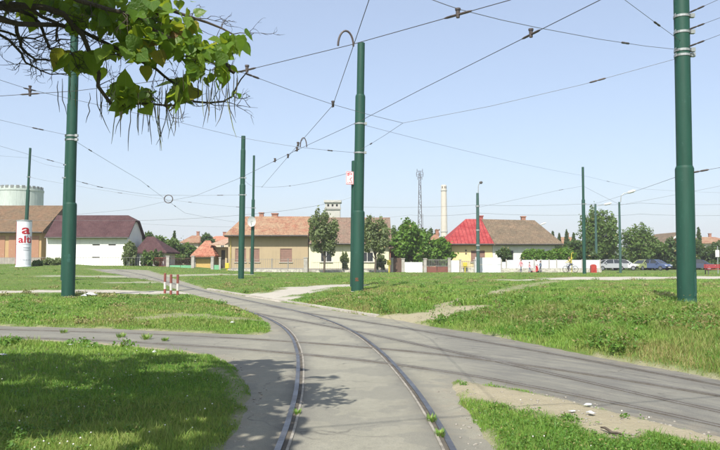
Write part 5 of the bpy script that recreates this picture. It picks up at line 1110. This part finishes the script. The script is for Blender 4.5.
# ------------------------------------------------------------------ parked cars
tyre_m = plain('tyre_rubber', (.02, .02, .02), (.03, .03, .03), .85, 8); rim_m = plain('wheel_rim', (.42, .43, .45), (.34, .34, .35), .35, 6, .8)
lamp_r = plain('tail_lamp', (.35, .02, .02), None, .3, 6); lamp_w = plain('head_lamp', (.70, .72, .74), None, .15, 6); black_p = plain('black_trim', (.025, .025, .027), None, .5, 6)
def car_paint(name, c):
    m, nt, b = new_mat(name); b.inputs['Base Color'].default_value = (*c, 1); b.inputs['Roughness'].default_value = .35; b.inputs['Coat Weight'].default_value = .5; return m
def car(px, D, rz, paint, label, kind='hatch', py=None):
    x = X(px, D); z0 = gz(x, D); r = empty('parked_car', (x, D, z0), label, 'car', 'cars parked by the hedge', rz)
    W = .82
    if kind == 'hatch': low = [(-1.95, .32), (-2.0, .55), (-1.95, .85), (-1.2, .93), (1.0, .90), (1.75, .80), (2.0, .60), (2.0, .32)]; top = [(-1.9, .86), (-1.62, 1.32), (-1.3, 1.42), (.1, 1.42), (.45, 1.34), (1.15, .90)]
    else: low = [(-2.1, .34), (-2.15, .6), (-2.1, .88), (-1.3, .92), (1.0, .90), (1.9, .80), (2.1, .60), (2.1, .34)]; top = [(-1.45, .90), (-1.05, 1.34), (-.7, 1.42), (.25, 1.42), (.6, 1.32), (1.2, .90)]
    bm = bmesh.new(); rings = []
    for w_, inset, dz in ((-W, .07, 0), (-W + .10, 0, .02), (W - .10, 0, .02), (W, .07, 0)): rings.append([bm.verts.new((px_ * (1 - inset * .25), w_, pz + (dz if pz > .5 else 0))) for px_, pz in low])
    for a_, b_ in zip(rings, rings[1:]):
        for i in range(len(low)): bm.faces.new((a_[i], a_[(i + 1) % len(low)], b_[(i + 1) % len(low)], b_[i]))
    bm.faces.new(rings[0]); bm.faces.new(rings[-1][::-1]); body = obj('body', bm, paint, r)
    bm = bmesh.new(); rr_ = []
    for w_ in (-1, 1): rr_.append([bm.verts.new((a_, w_ * (W - .06 - max(0, h - .9) * .32), h)) for a_, h in top])
    n = len(top)
    for i in range(n - 1): bm.faces.new((rr_[0][i], rr_[0][i + 1], rr_[1][i + 1], rr_[1][i]))
    bm.faces.new(rr_[0][::-1]); bm.faces.new(rr_[1]); obj('window_glass', bm, glass_m, r)
    bm = bmesh.new(); q = [t for t in top if t[1] > 1.31]
    solid(bm, [(q[0][0], -(W - .17), 1.36), (q[0][0], W - .17, 1.36), (q[1][0], W - .2, 1.425), (q[1][0], -(W - .2), 1.425)], (0, 0, .025)); solid(bm, [(q[1][0] + .002, -(W - .2), 1.425), (q[1][0] + .002, W - .2, 1.425), (q[2][0], W - .2, 1.425), (q[2][0], -(W - .2), 1.425)], (0, 0, .027)); solid(bm, [(q[2][0] + .002, -(W - .2), 1.423), (q[2][0] + .002, W - .2, 1.423), (q[3][0], W - .18, 1.33), (q[3][0], -(W - .18), 1.33)], (0, 0, .026))
    obj('roof', bm, paint, r)
    for s in (-1, 1):
        bm = bmesh.new()
        for (a0, h0), (a1, h1) in ((top[0], top[1]), (top[-1], top[-2])): tube(bm, [(a0, s * (W - .05), h0), (a1, s * (W - .06 - (h1 - .9) * .32), h1)], .045, 5)
        tube(bm, [(-.3, s * (W - .05), .92), (-.32, s * (W - .21), 1.40)], .04, 5); obj('pillar', bm, paint, r)
        bm = bmesh.new(); box(bm, .72, .86, s * (W + .09) - .07, s * (W + .09) + .07, .93, 1.05); obj('mirror', bm, paint, r)
        bm = bmesh.new(); box(bm, 1.86, 1.985 if kind == 'hatch' else 2.06, s * .58 - .18, s * .58 + .18, .62, .74); obj('headlight', bm, lamp_w, r)
        bm = bmesh.new(); e = -1.99 if kind == 'hatch' else -2.14; box(bm, e - .01, e + .08, s * .62 - .13, s * .62 + .13, .62, .80); obj('tail_light', bm, lamp_r, r)
        for wx in (-1.25, 1.25):
            bm = bmesh.new(); tube(bm, [(wx, s * (W - .16), .30), (wx, s * (W + .02), .30)], .30, 16); w = obj('wheel', bm, tyre_m, r)
            bm = bmesh.new(); tube(bm, [(wx, s * (W + .02), .30), (wx, s * (W + .035), .30)], .19, 14); obj('rim', bm, rim_m, w)
    bm = bmesh.new(); e = low[-2][0]; box(bm, e - .05, e + .03, -W + .05, W - .05, .33, .50); obj('bumper', bm, black_p, r); bm = bmesh.new(); box(bm, -e - .03, -e + .05, -W + .05, W - .05, .36, .54); obj('bumper', bm, black_p, r)
    bm = bmesh.new(); box(bm, e + .031, e + .038, -.26, .26, .37, .47); obj('number_plate', bm, white_fr, r)
car(623, 94, math.radians(-20), car_paint('car_white', (.52, .53, .55)), 'white hatchback parked behind the street lamp post', 'hatch')
car(609, 91, math.radians(185), car_paint('car_silver', (.34, .35, .37)), 'silver saloon parked next to the end of the white wall', 'saloon')
car(643.5, 94, math.radians(-150), car_paint('car_lime', (.26, .30, .12)), 'lime green hatchback parked beside the blue car', 'hatch')
car(655, 93, math.radians(-55), car_paint('car_blue', (.07, .10, .20)), 'blue hatchback parked beside the lime green car', 'hatch')
car(699, 93, math.radians(-30), car_paint('car_dark', (.05, .06, .10)), 'dark car half hidden by the thick green pole', 'hatch')

# ------------------------------------------------------------------ people by the white wall
def person_mat(name, bands):
    """bands: (height where it ends, colour) from the ground up"""
    m, nt, b = new_mat(name); tc = nt.nodes.new('ShaderNodeTexCoord'); sx = nt.nodes.new('ShaderNodeSeparateXYZ'); nt.links.new(tc.outputs['Object'], sx.inputs[0])
    mr = N(nt, 'ShaderNodeMath', operation='DIVIDE'); nt.links.new(sx.outputs[2], mr.inputs[0]); mr.inputs[1].default_value = 2.0
    stops = []; p = 0
    for h, c in bands: stops.append((p, c)); p = h / 2.0
    r = nt.nodes.new('ShaderNodeValToRGB'); r.color_ramp.interpolation = 'CONSTANT'; e = r.color_ramp.elements
    while len(e) < len(stops): e.new(.5)
    for q, (pp, c) in zip(e, stops): q.position = pp; q.color = (*c, 1)
    nt.links.new(mr.outputs[0], r.inputs[0]); nt.links.new(r.outputs[0], b.inputs['Base Color']); b.inputs['Roughness'].default_value = .8; return m
SKIN = (.46, .27, .19)
def skin_body(name, J, E, mat, parent, sub=2):
    keys = list(J); me = bpy.data.meshes.new(name); me.from_pydata([J[k][:3] for k in keys], [(keys.index(a_), keys.index(b_)) for a_, b_ in E], [])
    o = link(name, me, parent, mat); md = o.modifiers.new('skin', 'SKIN'); md.use_smooth_shade = True
    for i, k in enumerate(keys): v_ = me.skin_vertices[0].data[i]; rr_ = J[k][3]; v_.radius = rr_ if hasattr(rr_, '__len__') else (rr_, rr_); v_.use_root = (k == 'pelvis')
    s = o.modifiers.new('sub', 'SUBSURF'); s.levels = sub; s.render_levels = sub; return o
EDGES = [('pelvis', 'waist'), ('waist', 'chest'), ('chest', 'neck'), ('neck', 'chin'), ('chin', 'head'), ('head', 'crown')]
for s in 'lr': EDGES += [('chest', 'sh' + s), ('sh' + s, 'el' + s), ('el' + s, 'wr' + s), ('wr' + s, 'ha' + s), ('pelvis', 'hip' + s), ('hip' + s, 'kn' + s), ('kn' + s, 'an' + s), ('an' + s, 'toe' + s)]
def person(x, D, h, rz, bands, hair_c, label, pose='stand', z=None):
    z0 = gz(x, D) if z is None else z; r = empty('person', (x, D, z0), label, 'person', 'people by the white wall', rz); k = h / 1.7
    def S(*q): return (q[0] * k, q[1] * k, q[2] * k, tuple(v_ * k for v_ in q[3]) if hasattr(q[3], '__len__') else q[3] * k)
    J = {'pelvis': S(0, 0, .90, (.15, .11)), 'waist': S(0, 0, 1.08, (.135, .10)), 'chest': S(0, 0, 1.28, (.16, .115)), 'neck': S(0, 0, 1.44, .055), 'chin': S(.02, 0, 1.50, .065), 'head': S(.015, 0, 1.59, .098), 'crown': S(0, 0, 1.67, .06)}
    for s, sy in (('l', 1), ('r', -1)):
        if pose == 'ride':
            J['pelvis'] = S(-.12, 0, .92, (.14, .11)); J['waist'] = S(-.06, 0, 1.09, (.13, .10)); J['chest'] = S(.04, 0, 1.28, (.155, .11)); J['neck'] = S(.10, 0, 1.43, .055); J['chin'] = S(.14, 0, 1.49, .065); J['head'] = S(.14, 0, 1.58, .098); J['crown'] = S(.12, 0, 1.66, .06)
            J['sh' + s] = S(.07, sy * .19, 1.36, .055); J['el' + s] = S(.27, sy * .25, 1.17, .042); J['wr' + s] = S(.45, sy * .24, 1.04, .032); J['ha' + s] = S(.52, sy * .24, 1.02, .035)
            up = sy > 0; J['hip' + s] = S(-.08, sy * .1, .86, .085); J['kn' + s] = S(.28, sy * .13, .70 if up else .54, .06); J['an' + s] = S(.12, sy * .13, .36 if up else .16, .04); J['toe' + s] = S(.26, sy * .13, .32 if up else .11, .035)
        else:
            st = .16 if pose == 'walk' else .03; f = sy * st
            J['sh' + s] = S(0, sy * .185, 1.37, .058); J['el' + s] = S(-f * .8, sy * .235, 1.10, .042); J['wr' + s] = S(.06 - f * 1.0, sy * .235, .87, .032); J['ha' + s] = S(.08 - f, sy * .23, .78, .036)
            J['hip' + s] = S(0, sy * .095, .86, .088); J['kn' + s] = S(f * .6 + .03, sy * .10, .48, .06); J['an' + s] = S(f, sy * .10, .09, .042); J['toe' + s] = S(f + .15, sy * .12, .035, .035)
    bd = [(a_ * k, c) for a_, c in bands]; skin_body('body', J, EDGES, person_mat('clothes', bd), r)
    hd = Vector(J['head'][:3]); bm = bmesh.new(); bmesh.ops.create_uvsphere(bm, u_segments=12, v_segments=8, radius=.112 * k)
    for q in bm.verts: q.co = Vector((q.co.x - .02 * k, q.co.y * .95, q.co.z * 1.05 + .03 * k))
    bmesh.ops.delete(bm, geom=[q for q in bm.verts if q.co.x > .045 * k and q.co.z < .06 * k or q.co.z < -.07 * k], context='VERTS'); bmesh.ops.translate(bm, verts=bm.verts, vec=hd); obj('hair', bm, plain('hair_%d' % int(hair_c[0] * 1000), hair_c, None, .8), r, True)
    for s in (-1, 1): bm = bmesh.new(); bmesh.ops.create_icosphere(bm, subdivisions=1, radius=.013 * k); bmesh.ops.translate(bm, verts=bm.verts, vec=hd + Vector((.092 * k, s * .036 * k, .0))); obj('eye', bm, black_p, r)
    bm = bmesh.new(); tube(bm, [hd + Vector((.088 * k, 0, 0)), hd + Vector((.115 * k, 0, -.03 * k)), hd + Vector((.09 * k, 0, -.035 * k))], [.01 * k, .016 * k, .008 * k], 5); obj('nose', bm, plain('skin_tone', SKIN, None, .7), r, True)
    for s in (-1, 1): bm = bmesh.new(); bmesh.ops.create_icosphere(bm, subdivisions=1, radius=.025 * k); bmesh.ops.translate(bm, verts=bm.verts, vec=hd + Vector((0, s * .098 * k, -.01 * k))); obj('ear', bm, plain('skin_tone', SKIN, None, .7), r)
    return r
dk = (.04, .04, .06); pk = (.62, .25, .28); rd = (.55, .03, .04); wh = (.72, .70, .68)
person(X(521, 73.5), 73.5, 1.34, math.radians(-160), [(.10, dk), (.75, (.10, .11, .16)), (.86, SKIN), (1.42, pk), (2, SKIN)], (.06, .035, .02), 'child in a pink top and dark trousers standing before the white wall', 'walk')
person(X(529.5, 73.2), 73.2, 1.12, math.radians(-10), [(.10, rd), (.80, (.13, .14, .20)), (1.42, (.50, .28, .30)), (2, SKIN)], (.05, .03, .02), 'small child in greyish pink clothes walking along the white wall', 'walk')
person(X(536.2, 73.8), 73.8, 1.36, math.radians(15), [(.10, dk), (.86, rd), (1.42, wh), (2, SKIN)], (.10, .06, .03), 'child in white shirt and red trousers behind the red scooter', 'stand')
person(X(540.3, 74), 74, 1.20, math.radians(170), [(.10, dk), (.9, (.05, .06, .10)), (1.42, (.12, .16, .22)), (2, SKIN)], (.04, .03, .02), 'child in dark clothes walking beside the child with the red scooter', 'walk')
# red scooter
x = X(535.0, 73.3); z0 = gz(x, 73.3); r = empty('scooter', (x, 73.3, z0), 'red kick scooter held by the child in white shirt', 'scooter', None, math.radians(10)); rp = plain('scooter_red', (.58, .03, .03), None, .4)
obj('deck', rbox(-.35, .25, -.09, .09, .10, .15, .015), rp, r)
bm = bmesh.new(); tube(bm, [(.30, 0, .12), (.22, 0, .82)], .025, 8); obj('steering_column', bm, rp, r); bm = bmesh.new(); tube(bm, [(.22, -.2, .82), (.22, .2, .82)], .018, 8); obj('handlebar', bm, black_p, r); obj('front_shield', rbox(.24, .30, -.14, .14, .18, .58, .02), rp, r)
for wx in (-.38, .34): bm = bmesh.new(); tube(bm, [(wx, -.025, .10), (wx, .025, .10)], .10, 14); obj('wheel', bm, tyre_m, r)
# bicycle and rider
xb, Db, rb = X(570.3, 73), 73, math.radians(-172); zb_ = gz(xb, Db); r = empty('bicycle', (xb, Db, zb_), 'dark bicycle ridden past the white wall', 'bicycle', None, rb); fr = plain('bicycle_frame', (.06, .07, .09), None, .4)
for wx in (-.52, .52):
    bm = bmesh.new(); tube(bm, [(wx + .33 * math.cos(a), 0, .34 + .33 * math.sin(a)) for a in np.linspace(0, 2 * math.pi, 25)], .022, 6); w = obj('wheel', bm, tyre_m, r, True)
    bm = bmesh.new()
    for k in range(10): a = k * math.pi / 5; tube(bm, [(wx, .01 * (-1) ** k, .34), (wx + .31 * math.cos(a), 0, .34 + .31 * math.sin(a))], .004, 3)
    obj('spokes', bm, galv, w)
bm = bmesh.new()
for a_, b_ in (((-.52, .0, .34), (-.05, 0, .30)), ((-.05, 0, .30), (-.2, 0, .78)), ((-.2, 0, .78), (.36, 0, .84)), ((-.05, 0, .30), (.38, 0, .74)), ((-.52, 0, .34), (-.19, 0, .74)), ((.36, 0, .88), (.40, 0, .70)), ((.40, 0, .70), (.52, 0, .34))): tube(bm, [a_, b_], .02, 6)
obj('frame', bm, fr, r); obj('saddle', rbox(-.36, -.08, -.07, .07, .80, .85, .02), black_p, r)
bm = bmesh.new(); tube(bm, [(.40, -.27, .98), (.42, -.1, .96), (.36, 0, .88), (.42, .1, .96), (.40, .27, .98)], .014, 6); obj('handlebar', bm, galv, r)
bm = bmesh.new(); tube(bm, [(-.05, -.1, .30), (-.05, .1, .30)], .02, 6); tube(bm, [(-.05, .1, .30), (.08, .1, .22)], .012, 5); tube(bm, [(-.05, -.1, .30), (-.18, -.1, .38)], .012, 5); obj('crank', bm, galv, r)
rd_ = person(0, 0, 1.62, 0, [(.55, dk), (.98, (.05, .06, .10)), (1.44, (.46, .37, .10)), (2, SKIN)], (.05, .04, .03), 'cyclist in a yellow shirt and dark trousers riding past the white wall', 'ride', 0)
rd_.location = (xb, Db, zb_ + .02); rd_.rotation_euler = (0, 0, rb)

# ------------------------------------------------------------------ litter and small things on the ground
paper = plain('white_litter', (.56, .58, .60), (.36, .36, .35), .7, 10); g = np.random.default_rng(31)
def litter(px, py, s, lab, mat=paper, grp='scraps of litter in the grass', cat='litter', fl=.35):
    x, y = gp(px, py); z = gz(x, y); n = 9; sd_ = g.random() * 50; s *= .8
    u, w_ = np.meshgrid(np.linspace(-1, 1, n), np.linspace(-1, 1, n)); u = u.ravel() + g.normal(0, .09, n * n); w_ = w_.ravel() + g.normal(0, .09, n * n)
    hh = vnoise(u * 1.7 + sd_, w_ * 1.7, 3) * .7 + vnoise(u * 4 + sd_, w_ * 4, 4) * .45; q_ = np.hypot(u, w_); pull = 1 - .35 * vnoise(u * 2 + sd_, w_ * 2 + 9, 8) * q_
    V = np.stack([u * pull * s, w_ * pull * s * .62, np.clip(hh * (1.15 - .6 * q_), 0, 2) * s * fl * 1.6], -1); ii = np.arange(n * n).reshape(n, n)
    me = np_mesh('litter', V, quads=np.stack([ii[:-1, :-1], ii[:-1, 1:], ii[1:, 1:], ii[1:, :-1]], -1).reshape(-1, 4))
    o = link('litter', me, None, mat, True); md = o.modifiers.new('thick', 'SOLIDIFY'); md.thickness = .003; o.location = (x, y, z + .012 + min(s, .2) * .12); o.rotation_euler = (0, 0, g.random() * 6); tag(o, lab, cat, grp)
litter(90, 302, .42, 'large crumpled white bag at the foot of the catalpa-side pole', fl=.3); litter(84, 303, .25, 'smaller torn white scrap beside the large white bag', fl=.25)
litter(154, 358.5, .055, 'white paper cup on the lawn near its far edge', fl=.8); litter(3, 364, .10, 'pale blue-white scrap at the lawn border', fl=.3)
litter(70, 351, .10, 'flat white paper strip in the lawn by left lane', fl=.12); litter(80, 344, .08, 'small white paper by the left lane kerb', fl=.15)
litter(588, 411, .07, 'clear plastic wrapper on the sandy verge', fl=.3); litter(591, 422, .075, 'crumpled plastic bag on the sandy verge', fl=.35); litter(573, 419, .06, 'flattened plastic bit on the sandy verge', fl=.15)
litter(233, 327, .12, 'white paper scrap near the tip of the middle grass wedge', fl=.4); litter(626, 329, .10, 'white scrap among the weeds on the bank', fl=.4); litter(693, 343, .05, 'tiny white scrap low in the bank weeds', fl=.5); litter(360, 306, .12, 'white scrap in the grass by the middle pole', fl=.3)
bm = bmesh.new(); p0 = gp(601, 437); p1 = gp(624, 446); P = [Vector((p0[0] + (p1[0] - p0[0]) * t, p0[1] + (p1[1] - p0[1]) * t, gz(p0[0], p0[1]) + .025 + .01 * math.sin(t * 9))) for t in np.linspace(0, 1, 7)]; tube(bm, P, [.008, .012, .013, .012, .012, .010, .006], 6); tag(obj('stick', bm, bark), 'dark broken stick lying on the sandy verge', 'stick')

# ------------------------------------------------------------------ grass, weeds and clover
def blades(n_try, d0, d1, seed, hfun, wmin, keep, wk=.00050, ang=.56, lean=.45):
    """blades thrown over the ground so that they stay about evenly spaced to the eye"""
    g = np.random.default_rng(seed); u = g.random(n_try); d = d0 * (d1 / d0) ** u if False else 1 / (1 / d0 + (1 / d1 - 1 / d0) * u); a = (g.random(n_try) * 2 - 1) * ang
    x = d * np.tan(a); y = d
    s = samp(Sg, x, y); dm = samp(Dg, x, y); k = keep(x, y, s, dm, g.random(n_try)); x, y, s, d = x[k], y[k], s[k], d[k]; n = len(x); z = samp(GZg, x, y)
    h, tintv = hfun(x, y, s, g); w = np.maximum(wmin, d * wk) * (.7 + .6 * g.random(n)); th = g.random(n) * 6.283; lx, ly = np.cos(th), np.sin(th); ph = g.random(n) * 6.283
    bend = h * lean * (.3 + 1.2 * g.random(n)); sx, sy = np.cos(ph) * w, np.sin(ph) * w
    B = np.stack([x, y, z - .01], -1); m1 = B + np.stack([lx * bend * .35, ly * bend * .35, h * .58], -1); tp = B + np.stack([lx * bend, ly * bend, h * (1 - .12 * np.clip(bend / h, 0, 1.5))], -1); sd = np.stack([sx, sy, 0 * sx], -1)
    V = np.stack([B - sd, B + sd, m1 + sd * .75, m1 - sd * .75, tp], 1).reshape(-1, 3); i = np.arange(n)[:, None] * 5
    return V, i + [0, 1, 2, 3], i + [3, 2, 4], np.repeat(tintv, 5, 0)
grass_m = leafmat('grass_blades', (.066, .195, .022), (.265, .390, .078), .34, .5)
def hgrass(x, y, s, g):
    n = len(x); zone = fbm(x * .5, y * .5, 8); tall = fbm(x * 1.1 + 5, y * 1.1, 15); _, side, _ = seg_dist(x, y, NORTH[::6], False); north = (side < 0)
    bankz = north & (s < 6.5) & (x > .8)
    h = .018 + .035 * zone + .035 * g.random(n) ** 2 + .09 * np.clip(tall - .52, 0, 1) + np.where(g.random(n) < .025, .07, 0); h = np.where(bankz, h + .05 + .16 * np.clip(tall - .30, 0, 1) * sst(.1, 1.2, s), h); h = np.where(north & ~bankz, h + .05 * tall, h); h *= .75 + .25 * sst(0, .5, s)
    h *= np.where(y > 30, .85, 1.0) * (1 - .40 * sst(22, 32, y)) * (1 - .75 * samp(Dg, x, y))
    clump = fbm(x * 1.6, y * 1.6, 27); h = h * (1 + 1.1 * np.clip(clump - .52, 0, 1) * 2.2 * (y > 12)); t = np.clip(-.25 + 1.0 * zone + .55 * fbm(x * 2.3, y * 2.3, 29) + g.normal(0, .24, n), 0, 1); dry = np.clip((fbm(x * .45, y * .45, 18) - .47) * 3.2, 0, .85) * (g.random(n) < .75) * np.where(north | (y > 17), 1.0, .45); dry = np.maximum(dry, (g.random(n) < .05) * .7)
    dry = np.where(bankz & (fbm(x * .8, y * .8, 22) > .55), np.maximum(dry, .5 * g.random(n)), dry)
    return h, np.stack([t, dry], -1)
def kp(x, y, s, dm, q): return (s > -.04 + .10 * fbm(x * 3, y * 3, 12)) & (q > dm * 1.35 - .12 + .9 * (fbm(x * 2.6, y * 2.6, 40) - .5) * (dm > .15))
for nm, n_, a_, b_, sd_, wm in (('grass', 240000, 5.0, 12.5, 51, .0022), ('grass', 200000, 12.5, 30, 52, .0036), ('grass', 110000, 30, 76, 53, .008)):
    V, Qd, Tr, tint = blades(n_, a_, b_, sd_, hgrass, wm, kp); tag(link(nm, np_mesh('grass', V, tris=Tr, quads=Qd, tint=tint), None, grass_m), {5.0: 'short lush lawn grass and verge around the near tracks', 12.5: 'rough grass on the islands and bank beyond the crossing lane', 30: 'mown grass of the wide green before the houses'}[a_], 'grass', kind='stuff')
# broad weed leaves: clover and plantain in the lawn, taller weeds on the bank
def weeds(n_try, d0, d1, seed, size, keep, hgt, label, mat, name='weeds'):
    g = np.random.default_rng(seed); u = g.random(n_try); d = 1 / (1 / d0 + (1 / d1 - 1 / d0) * u); x = d * np.tan((g.random(n_try) * 2 - 1) * .56); y = d; s = samp(Sg, x, y); dm = samp(Dg, x, y); k = keep(x, y, s, dm, g.random(n_try)); x, y = x[k], y[k]; n = len(x)
    lobes = None; z = samp(GZg, x, y); m = 5; X_ = np.repeat(x, m) + g.normal(0, size * 1.1, n * m); Y_ = np.repeat(y, m) + g.normal(0, size * 1.1, n * m); hh = np.repeat(hgt * (.4 + g.random(n)), m) * g.random(n * m); Z_ = np.repeat(z, m) + hh + .015; N_ = n * m
    P = np.stack([X_, Y_, Z_], -1); nr = g.normal(size=(N_, 3)) * .5 + np.array([0, 0, 1.0]); nr /= np.linalg.norm(nr, axis=1)[:, None]; t = np.cross(nr, g.normal(size=(N_, 3))); t /= np.linalg.norm(t, axis=1)[:, None]; b2 = np.cross(nr, t); sz = size * (.5 + g.random(N_))[:, None]
    V = np.stack([P - t * sz, P + b2 * sz * .45 + nr * sz * .12, P + t * sz, P - b2 * sz * .45 + nr * sz * .12], 1).reshape(-1, 3); i = np.arange(N_)[:, None] * 4
    tint = np.repeat(np.stack([np.clip(g.normal(.4, .25, N_), 0, 1), (g.random(N_) < .08) * .8], -1), 4, 0)
    tag(link(name, np_mesh(name, V, tris=np.concatenate([i + [0, 1, 2], i + [0, 2, 3]]), tint=tint), None, mat), label, 'weeds', kind='stuff')
weed_m = leafmat('weed_leaves', (.060, .155, .024), (.150, .260, .045), .3)
weeds(20000, 5.0, 12.5, 61, .012, lambda x, y, s, dm, q: (s > .12) & (fbm(x * 1.4, y * 1.4, 33) > .45) & (q > dm), .03, 'clover and plantain leaves scattered through the near lawn', weed_m)
def onbank(x, y, s, dm, q): _, side, _ = seg_dist(x, y, NORTH[::6], False); return (side < 0) & (s > .15) & (s < 6) & (fbm(x * .9, y * .9, 36) > .44) & (q > dm)
weeds(22000, 8.5, 26, 62, .034, onbank, .20, 'tall broad-leaved weeds on the bank by the right branch', weed_m)
dry_m = leafmat('dry_weed_leaves', (.115, .095, .040), (.17, .135, .06), .2)
weeds(7000, 8.5, 20, 63, .026, lambda x, y, s, dm, q: onbank(x, y, s, dm, q) & (fbm(x * .7, y * .7, 44) > .50), .26, 'brown dried weed stalks among the green bank weeds', dry_m)
def clumps(n_try, d0, d1, seed, keep, rad, hgt, per, leaf, label, mat):
    g = np.random.default_rng(seed); u = g.random(n_try); d = 1 / (1 / d0 + (1 / d1 - 1 / d0) * u); x = d * np.tan((g.random(n_try) * 2 - 1) * .56); y = d; s_ = samp(Sg, x, y); dm = samp(Dg, x, y); k = keep(x, y, s_, dm, g.random(n_try)); x, y = x[k], y[k]; z = samp(GZg, x, y); lob = []
    for a_, b_, c_ in zip(x, y, z):
        r_ = rad * (.5 + g.random()); h_ = hgt * (.4 + .9 * g.random()); lob.append((a_, b_, c_ + h_ * .45, r_, r_, h_ * .6))
    V, T, tint = leaf_cloud((0, 0, 0), lob, len(lob) * per, leaf, seed + 1); tag(link('weed_clumps', np_mesh('weed_clumps', V, tris=T, tint=tint), None, mat), label, 'weeds', kind='stuff')
clumps(360, 8.5, 22, 81, lambda x, y, s_, dm, q: onbank(x, y, s_, dm, q) & (s_ < 4.5), .16, .26, 75, .042, 'bushy green herbs on the slope of the bank', weed_m)
clumps(520, 8.5, 22, 82, lambda x, y, s_, dm, q: onbank(x, y, s_, dm, q) & (fbm(x * .6, y * .6, 44) > .5) & (s_ > 1.0) & (s_ < 4.5), .15, .24, 60, .034, 'withered brownish herbs on the slope of the bank', dry_m)
clumps(800, 12.5, 60, 83, lambda x, y, s_, dm, q: (s_ > .3) & (dm < .2) & (fbm(x * .35, y * .35, 46) > .47), .22, .15, 45, .05, 'low weed clumps dotted over the islands and the green', weed_m)
clumps(900, 14, 60, 84, lambda x, y, s_, dm, q: (s_ > .3) & (dm < .2) & (fbm(x * .3, y * .3, 48) > .5), .25, .15, 40, .05, 'dry straw-coloured tufts dotted over the green', leafmat('straw_tufts', (.20, .185, .075), (.30, .27, .12), .25))
clumps(110, 5, 11, 85, lambda x, y, s_, dm, q: (s_ > .6) & (dm < .3), .09, .09, 60, .022, 'low leafy weeds in the near lawn and verge', weed_m)
clumps(420, 5.5, 12, 86, lambda x, y, s_, dm, q: (s_ > .08) & (dm > .45) & (x > 0) & (fbm(x * 1.5, y * 1.5, 52) > .50), .07, .05, 50, .02, 'sparse green tufts on the sandy verge', weed_m)
# white clover heads in the near lawn
g = np.random.default_rng(71); V, T = [], []; k = 0
ico = bmesh.new(); bmesh.ops.create_icosphere(ico, subdivisions=1, radius=1); iv = np.array([v_.co[:] for v_ in ico.verts]); it = np.array([[v_.index for v_ in f.verts] for f in ico.faces]); ico.free()
while k < 90:
    d = 1 / (1 / 5.2 + (1 / 13 - 1 / 5.2) * g.random()); x = d * math.tan((g.random() * 2 - 1) * .55)
    if float(samp(Sg, np.array([x]), np.array([d]))[0]) < .3 or x > 0 and g.random() < .7 or vnoise(np.array([x * 1.6]), np.array([d * 1.6]), 5)[0] < .4: continue
    V.append(iv * (.004 + .005 * g.random()) + np.array([x, d, gz(x, d) + .05 + .05 * g.random()])); T.append(it + k * len(iv)); k += 1
tag(link('clover_flowers', np_mesh('clover_flowers', np.concatenate(V), tris=np.concatenate(T)), None, plain('clover_white', (.70, .70, .62), (.62, .60, .50), .8, 20)), 'tiny white clover heads dotted over the near lawn', 'flowers', kind='stuff')
# weeds growing in the flangeway of the right-hand shiny rail and on the left lane
for px, py, s_, lab in ((431.5, 421, 1.0, 'green weed tuft growing against the right shiny rail'), (440, 436, .9, 'second green weed tuft farther down the right shiny rail'), (297, 414, .8, 'green weed tuft sprouting by the left shiny rail'), (121, 337.5, 1.6, 'weed tuft growing in the left lane rail groove'), (146, 339.5, 1.8, 'larger weed tuft growing in left lane rail groove'), (64, 333, 1.4, 'small weed tuft on the asphalt of the left lane'), (165, 341, 1.2, 'last weed tuft in the left lane rail groove')):
    x, y = gp(px, py); z = float(road_h(x, y)); n = 90; gg = np.random.default_rng(int(px)); th = gg.random(n) * 6.283; rr_ = gg.random(n) ** .7 * .07 * s_; h = .05 * s_ * (.5 + gg.random(n)); P = np.stack([x + np.cos(th) * rr_ * .6, y + np.sin(th) * rr_ * 1.4, np.full(n, z)], -1); tp = P + np.stack([np.cos(th) * h * .6, np.sin(th) * h * .6, h], -1); sd = np.stack([-np.sin(th), np.cos(th), 0 * th], -1) * .005 * s_
    i = np.arange(n)[:, None] * 4; V = np.stack([P, (P + tp) / 2 + sd, tp, (P + tp) / 2 - sd], 1).reshape(-1, 3) - np.array([x, y, z]); o = link('weed_tuft', np_mesh('weed_tuft', V, tris=np.concatenate([i + [0, 1, 2], i + [0, 2, 3]]), tint=np.repeat(np.stack([gg.random(n), (gg.random(n) < .2) * .6], -1), 4, 0)), None, grass_m); o.location = (x, y, z); tag(o, lab, 'weed', 'weed tufts in the paving')

# ------------------------------------------------------------------ summer haze in the air
bm = bmesh.new(); box(bm, -2900, 2900, -420, 4700, -2.5, 75); hz_ = obj('haze', bm, None)
m = bpy.data.materials.new('haze_air'); m.use_nodes = True; nt = m.node_tree; nt.nodes.remove(nt.nodes['Principled BSDF']); pv = nt.nodes.new('ShaderNodeVolumePrincipled'); pv.inputs['Color'].default_value = (.93, .95, .97, 1); pv.inputs['Density'].default_value = .0005
nt.links.new(pv.outputs[0], nt.nodes['Material Output'].inputs['Volume']); hz_.data.materials.append(m); tag(hz_, 'thin pale summer haze hanging in the air', 'haze', kind='stuff')

g = np.random.default_rng(91); V, T, k = [], [], 0
while k < 420:
    d = 1 / (1 / 5.2 + (1 / 18 - 1 / 5.2) * g.random()); x = d * math.tan((g.random() * 2 - 1) * .55); sdv = float(samp(Sg, np.array([x]), np.array([d]))[0]); dv = float(samp(Dg, np.array([x]), np.array([d]))[0])
    if not (-.22 < sdv < .12 or (sdv > 0 and dv > .55)): continue
    zz = max(gz(x, d), float(road_h(x, d))); sc = (.004 + .012 * g.random() ** 2); V.append(iv * np.array([sc * (1 + g.random()), sc * (1 + .5 * g.random()), sc * .7]) * (.8 + .4 * g.random((len(iv), 1))) + np.array([x, d, zz + sc * .3])); T.append(it + k * len(iv)); k += 1
tag(link('gravel', np_mesh('gravel', np.concatenate(V), tris=np.concatenate(T)), None, plain('gravel_grey', (.33, .31, .27), (.20, .18, .15), .9, 20)), 'loose gravel and crumbs along the road edges', 'gravel', kind='stuff')
